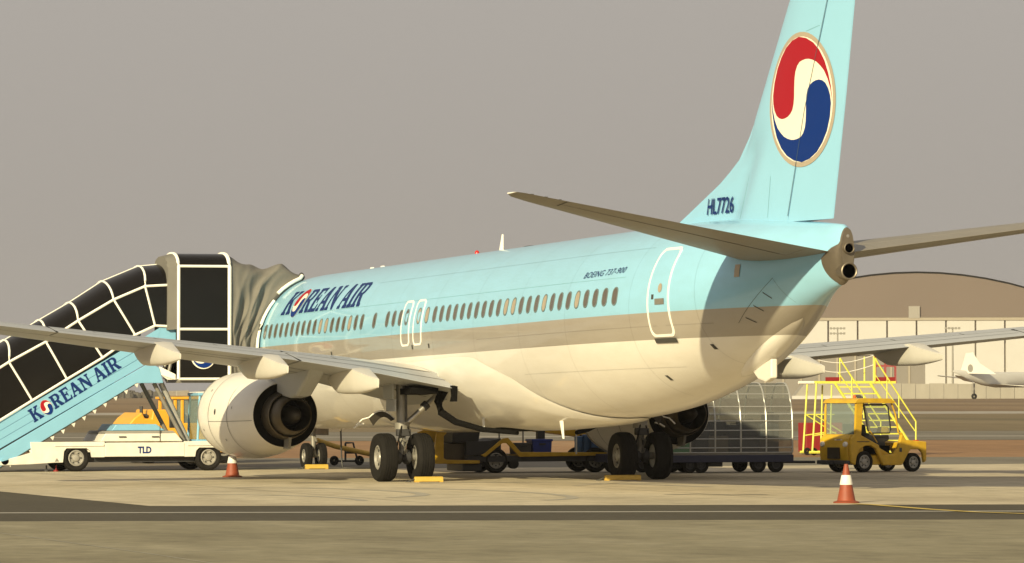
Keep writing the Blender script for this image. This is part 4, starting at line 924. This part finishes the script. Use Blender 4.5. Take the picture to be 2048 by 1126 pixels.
MB().prism([(1.95, .45), (2.05, .50), (2.52, .86), (2.65, .88), (2.98, .52), (5.25, .50), (5.3, .42), (2.95, .40), (2.62, .74), (2.5, .74), (2.05, .40)], -.02, .06).build('mudguard_beam', M['yellow'], BLD, bevel=.012)
MB().box(1.6, 5.3, .06, 1.6, .28, .42).build('chassis', M['darkgrey'], BLD)
MB().box(2.95, 5.25, .05, 1.6, .42, .47).build('deck', M['yellow'], BLD)
MB().prism([(1.6, .78), (2.2, .8), (2.5, .86), (2.5, .45), (1.6, .45)], .1, 1.5).build('power_pack', M['darkgrey'], BLD)
MB().prism([(2.2, 1.22), (5.2, .84), (5.2, 1.02), (2.2, 1.36)], 1.0, 1.7).build('conveyor', M['yellow'], BLD, bevel=.01)
MB().prism([(2.2, 1.365), (5.2, 1.025), (5.2, 1.05), (2.2, 1.39)], 1.05, 1.65).build('belt', M['seat'], BLD)
rl = MB(); rl.tube([(3.35, .9, .47), (3.35, .9, 1.08), (3.45, .9, 1.14), (3.75, .9, 1.14)], .02, 6); rl.tube([(2.52, .3, .85), (2.52, .3, 1.2)], .02, 6); rl.build('handrail', M['gear'], BLD)
MB().box(3.76, 3.95, .95, 1.1, .45, 1.18).build('lift_post', M['darkgrey'], BLD)
for u in (1.75, 2.37, 5.0):
    if u != 1.75: vwheel((u, .17, .31), .31, .24, BLD, .19, 8, 'rimw') if 'rimw' in M else vwheel((u, .17, .31), .31, .24, BLD, .19, 8)
    vwheel((u if u != 1.75 else 2.37, 1.45, .31), .31, .24, BLD, .19) if u != 1.75 else None
MB().box(1.5, 2.0, .1, 1.4, .05, .24).build('fuel_tank', M['darkgrey'], BLD, bevel=.03)
MB().lathe([(.12, 0), (.12, .2), (.001, .2)], (2.9, .25, .22), 'y', 12).build('air_tank', M['darkgrey'], BLD)
# things lying on the loader deck
def thing_box(name, loc, dims, m, label, cat, grp=None, bev=.02, lid=None):
    r = tag(empty(name, loc, R(90)), label, cat, grp)
    a, d, h = dims
    MB().prism([(-a/2*.92, 0), (a/2*.92, 0), (a/2, h), (-a/2, h)], 0, d).build('body', m, r, bevel=bev)
    MB().box(-a/2-.015, a/2+.015, -.015, d+.015, h-.05, h+.005).build('rim', m, r, bevel=.008)
    MB().box(-.08, .08, -.03, 0, h*.62, h*.62+.04).build('handle', M['darkgrey'], r)
    return r
thing_box('plastic_bin', (12.2, 3.62, .47), (.52, .5, .36), M['blueplastic'], 'deep blue plastic bin on the belt loader deck', 'bin')
thing_box('tool_case', (12.2, 3.12, .47), (.42, .5, .27), M['case'][1], 'dark tool case on the belt loader deck beside the blue bin', 'case')
for i, (y, h) in enumerate(((4.62, .42), (4.82, .46), (5.03, .40))):
    r = tag(empty('blue_drum', (12.1, y, .47)), ['shorter dull blue drum next to the blue bin on the belt loader deck', 'tall dull blue drum in the middle of three on the belt loader deck', 'dull blue drum at the very end of the belt loader deck'][i], 'drum', 'blue drums on the belt loader')
    MB().lathe([(.10, 0), (.112, .02), (.105, .12), (.112, .14), (.105, h*.7), (.112, h*.72), (.11, h), (.08, h+.015), (.0001, h+.015)], (0, 0, 0), 'z', 20).build('body', M['bluegrey'], r, smooth=40)
    MB().lathe([(.03, h+.015), (.03, h+.05), (.0001, h+.05)], (0, .05, 0), 'z', 10).build('cap', M['darkgrey'], r)

# baggage dollies ----------------------------------------------------
DL = tag(empty('baggage_dolly', (14.4, 0, 0), R(90)), 'baggage dolly with rounded clear cover on a metal tube frame, hitched to the yellow tug', 'baggage cart')
D0, D1, DW = 6.75, 9.45, 1.5
MB().box(D0-.5, D1+.02, 0, DW, .26, .44).build('deck_frame', M['navyframe'], DL, bevel=.01)
MB().box(D0-.5, D1, .03, DW-.03, .44, .49).build('deck', M['grey'], DL)
def arch(u, v0=0.0, dv=0.0):
    pr = [(v0, .5), (v0, 1.05)]
    for t in range(10, 91, 10): pr.append((v0+.55*(1-math.cos(R(t))), 1.05+1.17*math.sin(R(t))))
    pr = [(u, v, z) for v, z in pr]; return pr+[(u, DW-v, z) for _, v, z in reversed(pr)]
us = [6.05, 6.72, 7.38, 8.06, 8.74, 9.44]
fm = MB()
for u in us: fm.tube(arch(u), .022, 6)
for k in (0, 1, 3, 4, 6, 8): fm.tube([arch(u)[k] for u in us], .014, 6)
for z in (.62, .84, 1.28): fm.tube([(us[0], 0, z), (us[-1], 0, z)], .014, 6)
fm.build('tube_frame', M['steel'], DL, smooth=50)
for i in range(5):
    MB().grid([arch(us[i]), arch(us[i+1])]).build('cover_sheet', M['green'] if i == 0 else M['clear'], DL, smooth=60)
MB().add(arch(us[-1]), [tuple(range(len(arch(0))))]).build('end_sheet', M['clear'], DL)
MB().box(D0-.5, D1-.1, DW-.02, DW, .5, 1.2).build('back_panel', M['grey'], DL)
for u in (6.75, 7.05, 8.57, 9.04):
    for v in (.14, DW-.14): vwheel((u, v, .20), .20, .13, DL, .11, 5, 'darkgrey')
MB().tube([(D1, .75, .25), (10.35, .75, .24)], .035, 8).build('drawbar', M['darkgrey'], DL)
MB().box(7.3, 7.65, .2, DW-.2, .15, .27).build('brake_box', M['darkgrey'], DL)
k = 0
for (u, v, a, d, h, z, mi) in ((7.62, .35, .55, .28, .42, .49, 4), (7.62, .40, .46, .26, .34, .92, 0), (8.02, .30, .30, .5, .70, .49, 0), (8.42, .32, .46, .30, .40, .49, 1), (8.44, .36, .50, .28, .30, .90, 0), (8.95, .30, .52, .30, .36, .49, 2), (8.98, .34, .50, .30, .34, .86, 3), (9.05, .38, .40, .26, .24, 1.21, 1), (7.15, .34, .40, .30, .62, .49, 1), (7.95, .90, .60, .30, .66, .49, 3), (8.7, .92, .60, .30, .80, .49, 0)):
    nmz = ('tan', 'black', 'black', 'charcoal', 'black', 'brown', 'slate', 'charcoal', 'charcoal', 'slate', 'black')[k]
    wh = ('lying at the foot of the clear dolly cover', 'on top of the tan suitcase in the clear dolly', 'standing upright in the middle of the clear dolly', 'low beside the upright black one in the clear dolly', 'stacked on a charcoal one in the clear dolly', 'at the tug end of the clear dolly, lowest of its stack', 'in the middle of the stack at the tug end of the clear dolly', 'topmost at the tug end of the clear dolly', 'standing next to the green flap in the clear dolly', 'behind the front row in the clear dolly', 'behind the brown suitcase in the clear dolly')[k]
    r = tag(empty('suitcase', (14.4-v, u, z), R(90)), '%s suitcase %s' % (nmz, wh), 'suitcase', 'luggage in the clear dolly')
    MB().box(-a/2, a/2, 0, d, 0, h).build('shell', M['case'][mi], r, bevel=.035); MB().tube([(-.08, .1, h), (-.08, .1, h+.03), (.08, .1, h+.03), (.08, .1, h)], .012, 6).build('handle', M['case'][0], r)
    k += 1
D2 = tag(empty('baggage_dolly', (13.2, 0, 0), R(90)), 'covered baggage dolly with plain grey side panels behind the shadowed main wheels', 'baggage cart')
MB().box(4.95, 6.15, 0, 1.5, .26, .46).build('deck_frame', M['navyframe'], D2, bevel=.01)
for a in (4.97, 5.56): MB().box(a, a+.57, -.005, .03, .47, 1.50).build('side_panel', M['grey'], D2, bevel=.006)
MB().box(4.97, 6.13, 1.47, 1.5, .47, 1.5).build('side_panel', M['grey'], D2); MB().box(4.95, 6.15, 0, 1.5, 1.5, 1.54).build('roof', M['grey'], D2)
f2 = MB(); f2.tube([(4.15, .1, 1.16), (4.95, .1, 1.16)], .02, 6); f2.tube([(4.15, .1, 1.40), (4.95, .1, 1.40)], .02, 6); f2.tube([(4.9, .1, 1.16), (4.9, .1, 1.4)], .02, 6); f2.tube([(4.2, .1, .47), (4.2, .1, 1.4)], .02, 6)
f2.build('gate_frame', M['cream'], D2)
for u in (5.15, 5.95):
    for v in (.14, 1.36): vwheel((u, v, .20), .20, .13, D2, .11, 5, 'darkgrey')

# yellow baggage tug ---------------------------------------------------
TG = tag(empty('baggage_tug', (15.3, 11.04, 0), R(107)), 'yellow open baggage tug with roof and black seat, hitched to the clear dolly', 'tow tractor')
TWD = 1.22
body = MB()
def side_shell(v0, v1):
    body.prism([(-.47, .24), (-.49, .60), (-.46, .84), (-.36, .95), (-.20, .95), (-.02, .87), (.14, .80), (.42, .68), (.50, .44), (.90, .44), (1.04, .58), (1.16, .92), (1.10, .98), (1.18, .99), (1.30, .80), (1.98, .75), (1.98, .28), (1.90, .22), (1.86, .46), (1.76, .56), (1.46, .56), (1.36, .44), (1.18, .17), (.56, .17), (.42, .40), (.32, .58), (.16, .66), (-.02, .66), (-.20, .58), (-.30, .38), (-.34, .18)], v0, v1)
side_shell(0, .10); side_shell(TWD-.10, TWD)
body.prism([(-.50, .26), (-.53, .60), (-.49, .84), (-.38, .945), (-.10, .945), (.0, .60), (.0, .26)], .10, TWD-.10); body.box(0, .55, .10, TWD-.10, .18, .42); body.box(1.25, 1.96, .10, TWD-.10, .58, .74); body.box(.5, 1.28, .10, TWD-.10, .2, .44)
bo = body.build('body', M['yellow'], TG, bevel=.025)
MB().box(-.555, -.52, .38, TWD-.38, .34, .62).build('grille', M['core'], TG); MB().box(-.30, .10, -.010, 0, .755, .775).build('body_crease', M['core'], bo)
for v in (.10, TWD-.24): MB().lathe([(.0001, -.03), (.05, -.03), (.065, .0), (.065, .05)], (-.545, v+.07, .70), 'x', 16).build('headlight', M['conew'], TG, smooth=40)
MB().box(-.62, -.48, .04, TWD-.04, .20, .30).build('bumper', M['darkgrey'], TG, bevel=.02)
MB().add([(-.505, .32, .80), (-.505, .62, .80), (-.425, .62, .90), (-.425, .32, .90)], [(0, 1, 2, 3)]).build('badge', M['line'], bo)
vf = text2d('TA', .1, .2, .004); MB().add([(-.505+.08*(bz/.1+.1)-.012, .56-a*1.2, .808+bz*.9) for a, bz, _ in vf[0]], vf[1]).build('badge_letters', M['navy'], bo)
cab = MB()
cab.tube([(-.34, TWD-.05, .92), (-.33, TWD-.05, 1.60), (-.28, TWD-.05, 1.76)], .032, 8)
cab.prism([(-.34, .92), (-.30, 1.74), (-.10, 1.74), (-.16, .92)], .0, .07)
cab.prism([(-.36, 1.72), (-.28, 1.81), (-.10, 1.84), (.76, 1.83), (.94, 1.75), (.90, 1.71), (-.06, 1.73)], -.02, TWD+.02)
cab.tube([(.86, .06, 1.74), (1.0, .06, 1.45), (1.10, .06, .98)], .022, 8); cab.tube([(.86, TWD-.06, 1.74), (1.0, TWD-.06, 1.45), (1.10, TWD-.06, .98)], .03, 8)
cb2 = cab.build('cab_frame', M['yellow'], TG, smooth=40)
wf = MB(); ln = [(.0, .10, 1.66), (.14, .10, 1.05), (.20, .10, .97), (.84, .10, .97), (.88, .10, 1.05), (.80, .10, 1.62), (.72, .10, 1.68), (.04, .10, 1.68), (.0, .10, 1.66)]
wf.tube(ln, .020, 6); wf.build('window_frame', M['seat'], cb2, smooth=40)
MB().add([(a, .10, z) for a, _, z in ln[:-1]], [tuple(range(8))]).build('window_pane', M['wind'], cb2)
MB().box(-.325, -.315, .07, TWD-.08, .95, 1.72).build('windscreen', M['wind'], cb2)
MB().prism([(.12, .96), (.22, .66), (.46, .60), (.86, .62), (.84, .74), (.98, .80), (.96, .92), (.42, .90), (.30, .98)], .25, 1.0).build('seat', M['seat'], TG, bevel=.03)
MB().prism([(.44, .66), (.88, .66), (.86, .46), (.48, .46)], .13, 1.0).build('footwell', M['black'], TG)
sw = MB(); 
sw.tube([(.05+.16*math.cos(t)*.35, .45+.18*math.sin(t), 1.12+.13*math.cos(t)) for t in [2*math.pi*k/16 for k in range(17)]], .014, 6); sw.tube([(-.15, .45, .9), (.05, .45, 1.12)], .022, 6)
sw.build('steering_wheel', M['seat'], TG, smooth=50)
MB().prism([(-.02, .94), (.20, .94), (.14, 1.18), (-.02, 1.20)], .2, .9).build('dashboard', M['seat'], TG, bevel=.02)
MB().tube([(.05, -.01, 1.0), (.12, -.02, 1.02), (.34, -.02, .74)], .014, 6).build('grab_handle', M['yellow'], TG)
MB().lathe([(.045, 0), (.045, .07), (.02, .09), (0, .09)], (.05, .5, 1.83), 'z', 12).build('beacon', M['amber'], TG, smooth=40)
MB().prism([(1.0, .98), (1.06, 1.12), (1.10, .98)], .4, .8).build('rear_fitting', M['yellow'], TG)
MB().box(1.70, 1.80, .1, .2, .74, .79).build('rear_light', M['lens'], TG); MB().box(1.08, 1.16, -.006, .0, .50, .60).build('vent_slot', M['seal'], bo)
for u, r in ((.0, .265), (1.60, .235)):
    for v in (.13, TWD-.13): vwheel((u, v, r), r, .20, TG, r*.62, 6)
MB().box(-.85, -.58, .5, .72, .2, .30).build('hitch', M['darkgrey'], TG, bevel=.01)

# yellow access stand and red cabinet behind it -----------------------
AS = tag(empty('access_stand', (-12.16, 21.0, 0), R(90)), 'bright yellow maintenance stairs with tubular handrails behind the baggage tug', 'access stairs')
AW = .75
for v in (0, AW):
    for nm, pts, r in (('post', [(0, v, .12), (.15, v, 2.28)], .03), ('post', [(.60, v, .12), (.66, v, 2.2)], .026), ('brace', [(.08, v, 1.28), (.75, v, 1.28)], .02), ('brace', [(.08, v, 1.28), (1.3, v, .55)], .02), ('brace', [(.05, v, .62), (.8, v, .72)], .022), ('base_rail', [(-.1, v, .10), (3.2, v, .10)], .045), ('rail_post', [(2.1, v, 2.3), (2.1, v, 3.1)], .026)):
        MB().tube(pts, r, 6).build(nm, M['lime'], AS)
MB().box(.12, 2.85, 0, AW, 2.25, 2.33).build('platform', M['lime'], AS); MB().tube([(-.42, .1, 2.28), (.1, .1, 2.28)], .05, 8).build('platform_buffer', M['conew'], AS)
MB().box(.45, .98, -.012, .0, 2.33, 2.45).build('kick_plate', M['redbox'], AS); MB().box(2.1, 2.82, -.012, 0, 2.33, 2.45).build('kick_plate', M['redbox'], AS)
for u0 in (.78, 1.98):
    d = (u0 > 1)
    MB().tube([(u0, .0, 2.25), (u0+1.35, .0, .35)], .045, 6).build('stringer', M['lime'], AS)
    MB().tube([(u0+.17, 0, 3.05), (u0+.25, 0, 2.9), (u0+1.55, 0, 1.05), (u0+1.55, 0, .35)], .026, 6).build('handrail', M['lime'], AS)
    MB().tube([(u0+.10, 0, 2.6), (u0+1.52, 0, .75)], .02, 6).build('handrail', M['lime'], AS)
    for t in (.0, .3, .6): MB().tube([(u0+.16+1.35*t, 0, 2.3-1.9*t), (u0+.16+1.35*t, 0, 3.05-1.9*t)], .02, 6).build('rail_post', M['lime'], AS)
for i in range(9):
    t = (i+.5)/9; MB().box(.80+1.35*t, 2.0+1.35*t, .0, .22, 2.25-1.9*t-.02, 2.25-1.9*t+.02).build('tread', M['lime'], AS)
for z in (2.72, 3.02):
    MB().tube([(-.3+2.4*k/12, 0, z+.12-.24*math.sin(math.pi*k/12)) for k in range(13)], .013, 5).build('safety_chain', M['conew'], AS)
for u in (.1, 3.0):
    for v in (.1, AW-.1): MB().lathe([(.04, -.03), (.11, -.03), (.12, 0), (.11, .03), (.04, .03)], (u, v, .12), 'y', 16, close=True).build('castor', M['rubber'], AS)
RB = tag(empty('red_cabinet', (-15.3, 22.1, 0), R(90)), 'plain red metal cabinet standing behind the yellow maintenance stairs', 'cabinet')
MB().box(0, 1.25, 0, .7, .06, 1.0).build('body', M['redbox'], RB, bevel=.015); MB().box(.62, .63, -.006, 0, .1, .96).build('door_seam', M['seal'], RB); MB().box(.66, .70, -.03, 0, .5, .62).build('handle', M['steel'], RB)
MB().box(.05, 1.2, .05, .65, 0, .06).build('plinth', M['darkgrey'], RB)

# ------------------------------------------------------------------ far side of the airfield
HD = 1250.0; PXM = FPX/HD
def fs(px): return (px-1024)*HD/FPX
def far(name, px, d, label, cat): return tag(empty(name, at(d, (px-1024)*d/FPX), math.atan2(R2.y, R2.x)), label, cat)
def fz(py, d=HD): return (782-py)*d/FPX+2.03
HG = far('hangar', 1833, HD, 'large hangar with brown curved roof and pale door panels across the airfield', 'hangar')
def hx(px): return (px-1833)/PXM
arc = [(hx(1833+(k-10)*46), fz(548+33*abs((k-10)/4.67)**2.0*.92)) for k in range(21)]
M['hroof'] = mat('hangar_brown', (0.130, 0.098, 0.080), .7, var=.10, scale=.05); M['hdoor'] = mat('hangar_door', (0.46, 0.445, 0.42), .6, var=.08, scale=.2); M['hgap'] = mat('hangar_rail', (0.30, 0.26, 0.20), .7)
M['hroof2'] = mat('hangar_roof_sheet', (0.16, 0.125, 0.10), .7, var=.12, scale=.1)
lo_z = fz(636)
MB().prism([(arc[0][0], lo_z)]+arc+[(arc[-1][0], lo_z)], -1.5, 60).build('gable', M['hroof'], HG)
MB().grid([[(a, -1.7, z+.5) for a, z in arc], [(a, 62, z+.5) for a, z in arc], [(a, 62, z+.05) for a, z in arc], [(a, -1.7, z+.05) for a, z in arc]], wrap=False).build('roof', M['hroof2'], HG)
MB().box(arc[0][0], arc[-1][0], -1.0, 60, 0, lo_z-.05).build('wall', M['hgap'], HG)
u = hx(1420); 
while u < hx(2270): MB().box(u+.25, u+7.95, -1.9+.3*(int(u) % 2), -1.1, 0, lo_z-.5).build('door_panel', M['hdoor'], HG); u += 8.2
MB().box(arc[0][0], arc[-1][0], -2.2, -1.4, lo_z-.9, lo_z-.1).build('door_rail', M['hgap'], HG)
MB().box(hx(1816), hx(1838), -2.3, -1.4, fz(638), fz(614)).build('vent_box', M['grey'], HG)
for i, px in enumerate((1675, 1905)):
    lm = far('light_mast', px, 1150, ['floodlight mast in front of the hangar doors near the airliner tail', 'floodlight mast in front of the hangar doors above the parked white aircraft'][i], 'light mast')
    h = fz(668, 1150); b = MB(); b.tube([(0, 0, 0), (0, 0, h+1.5)], .3, 8, r2=.16); b.build('mast', M['gear'], lm)
    for k in range(5):
        for z in (0, 1.3): MB().box(-1.7+k*.85-.27, -1.7+k*.85+.27, -.3, .3, h+z-.28, h+z+.28).build('lamp_head', M['gear'], lm)
    b = MB(); b.box(-2, 2, -.1, .1, h-.08, h+.08); b.box(-2, 2, -.1, .1, h+1.22, h+1.38); b.build('cross_arm', M['gear'], lm)
M['conc'] = mat('weathered_concrete', (0.30, 0.275, 0.23), .85, var=.25, scale=.3, stretch=(1, 1, .3)); M['concd'] = mat('grey_block', (0.20, 0.18, 0.155), .8, var=.15, scale=.1)
GB = far('terminal_block', 1690, 1120, 'low grey building in front of the hangar beyond the yellow stairs', 'building')
k = 1120/FPX
MB().box((1400-1690)*k, (1850-1690)*k, 0, 25, 0, fz(712, 1120)).build('wall', M['concd'], GB)
MB().box((1400-1690)*k-.5, (1850-1690)*k+.5, -.5, 25.5, fz(712, 1120), fz(709, 1120)).build('roof', M['concd'], GB)
for px in range(1420, 1850, 36): MB().box((px-1690)*k, (px-1690)*k+.5, -.25, .0, .2, fz(713, 1120)).build('wall_rib', M['hgap'], GB)
RF = far('red_gantry', 1770, 1100, 'red steel gate frame in front of the low grey building', 'gantry')
k = 1100/FPX; b = MB()
for px in (1750, 1770, 1790): b.box((px-1770)*k-.25, (px-1770)*k+.25, -.3, .3, 0, fz(708, 1100))
for py in (712, 733): b.box((1748-1770)*k, (1792-1770)*k, -.2, .2, fz(py, 1100)-.25, fz(py, 1100)+.25)
b.build('frame', M['redbox'], RF)
CW = far('blast_wall', 1800, 1080, 'long weathered concrete wall along the far edge of the field', 'wall')
k = 1080/FPX
i = 0; px = 1690
while px < 2200:
    MB().prism([((px-1800)*k, 0), ((px+27.4-1800)*k, 0), ((px+27.4-1800)*k, fz(768+(i % 3)*.6, 1080)), ((px-1800)*k, fz(768+(i % 3)*.6, 1080))], 0, .8).build('wall_panel', M['conc'], CW); px += 28.2; i += 1
SB = far('concrete_shelter', 1640, 1060, 'sloping grey concrete shelter beside the long wall', 'shelter')
k = 1060/FPX
MB().prism([((1585-1640)*k, 0), ((1708-1640)*k, 0), ((1702-1640)*k, fz(764, 1060)), ((1612-1640)*k, fz(764, 1060))], 0, 12).build('body', M['conc'], SB); MB().box((1583-1640)*k, (1710-1640)*k, -1, 0, 0, .8).build('plinth', M['hdoor'], SB)
# parked turboprop patrol aircraft, seen tail-first
PP = far('patrol_aircraft', 1960, 1000, 'white four-engined propeller aircraft with tall fin parked far off near the hangar', 'aircraft')
k = 1000/FPX; M['farwhite'] = mat('far_white_paint', (0.62, 0.60, 0.55), .5, var=.08, scale=.3)
def pz(py): return fz(py, 1000)
b = MB(); rws = []
for (px, r, zc, dy) in ((1905, .15, pz(744), 0), (1925, .7, pz(748), 2), (1945, 1.2, pz(753), 5), (1970, 1.55, pz(758), 8), (2000, 1.75, pz(761), 12), (2060, 1.75, pz(761), 20), (2150, 1.7, pz(761), 32), (2175, 1.0, pz(763), 35), (2183, .1, pz(764), 36)):
    rws.append([((px-1960)*k+0*r, dy+r*math.cos(t), zc+r*math.sin(t)) for t in [2*math.pi*j/20 for j in range(20)]])
b.grid(rws, wrap=True).build('fuselage', M['farwhite'], PP, smooth=50)
MB().prism([((1922-1960)*k, pz(748)), ((1934-1960)*k, pz(708)), ((1948-1960)*k, pz(706)), ((1962-1960)*k, pz(728)), ((1995-1960)*k, pz(750))], 3.0, 3.4).build('fin', M['farwhite'], PP)
MB().add([((1935-1960)*k+.6*math.cos(t)+.9, 2.98, pz(738)+.9*math.sin(t)) for t in [2*math.pi*j/14 for j in range(14)]], [tuple(range(14))]).build('fin_badge', M['gear'], PP)
for (a, c2, pa, pb) in ((1870, 1935, 752, 757), (1905, 1950, 752, 764)):
    MB().add([((a-1960)*k, -5 if a < 1880 else -6, pz(pa)), ((a+14-1960)*k, -5, pz(pa+2)), ((c2-1960)*k, 3, pz(pb)), ((c2-20-1960)*k, 3, pz(pb-1)), ((a-1960)*k, -5, pz(pa+2)), ((c2-1960)*k, 3, pz(pb+3))], [(0, 1, 2, 3), (0, 4, 5, 3), (1, 4, 5, 2)]).build('tailplane', M['farwhite'], PP)
MB().prism([((1985-1960)*k, pz(770)), ((2010-1960)*k, pz(772)), ((2080-1960)*k, pz(778)), ((2060-1960)*k, pz(774))], -8, 14).build('wing', M['farwhite'], PP)
for px in (1955, 2150): MB().lathe([(.2, -.25), (.62, -.25), (.66, 0), (.62, .25), (.2, .25)], ((px-1960)*k, 8, .66), 'y', 18, close=True).build('wheel', M['rubber'], PP); MB().tube([((px-1960)*k, 8, .6), ((px-1960)*k, 8, pz(768))], .18, 8).build('gear_leg', M['gear'], PP)
# far scrub and sheds on the skyline to the left
b = MB(); rs = random.Random(3)
M['scrub'] = mat('far_scrub', (0.085, 0.075, 0.06), .9, var=.5, scale=.15)
for i in range(1500):
    d0 = rs.uniform(1440, 1560); p = Vector(at(d0, rs.uniform(-260, 60))); r = rs.uniform(1.0, 2.6); h = rs.uniform(.8, 3.6)*(1+.5*math.sin(p.y*.05)); n = 7; v = []
    for (k0, kz) in ((1.0, -.1), (1.15, .45), (.8, .85)):
        v += [(p.x+r*k0*math.cos(2*math.pi*k/n)*rs.uniform(.75, 1.2), p.y+r*k0*math.sin(2*math.pi*k/n)*rs.uniform(.75, 1.2), h*kz*rs.uniform(.85, 1.15)) for k in range(n)]
    v.append((p.x, p.y, h))
    b.add(v, [(j*n+k, j*n+(k+1) % n, (j+1)*n+(k+1) % n, (j+1)*n+k) for j in (0, 1) for k in range(n)]+[(2*n+k, 2*n+(k+1) % n, 3*n) for k in range(n)])
tag(b.build('far_scrub', M['scrub']), 'dark line of low scrub on the far edge of the airfield', 'scrub', kind='stuff')

# ------------------------------------------------------------------ haze
hz = MB()
c0, c1, c2_, c3 = at(-40, -420), at(-40, 420), at(1700, 420), at(1700, -420)
hz.add([(q[0], q[1], -1.2) for q in (c0, c1, c2_, c3)]+[(q[0], q[1], 46) for q in (c0, c1, c2_, c3)], [(3, 2, 1, 0), (4, 5, 6, 7), (0, 1, 5, 4), (1, 2, 6, 5), (2, 3, 7, 6), (3, 0, 4, 7)])
hm = bpy.data.materials.new('haze_air'); hm.use_nodes = True; hn = hm.node_tree.nodes
hn.remove(hn['Principled BSDF']); pv = hn.new('ShaderNodeVolumePrincipled'); pv.inputs['Color'].default_value = (0.92, 0.88, 0.82, 1); pv.inputs['Density'].default_value = 0.00011; pv.inputs['Anisotropy'].default_value = 0.2
hm.node_tree.links.new(pv.outputs[0], hn['Material Output'].inputs['Volume'])
ho = hz.build('haze', hm); tag(ho, kind='stuff')
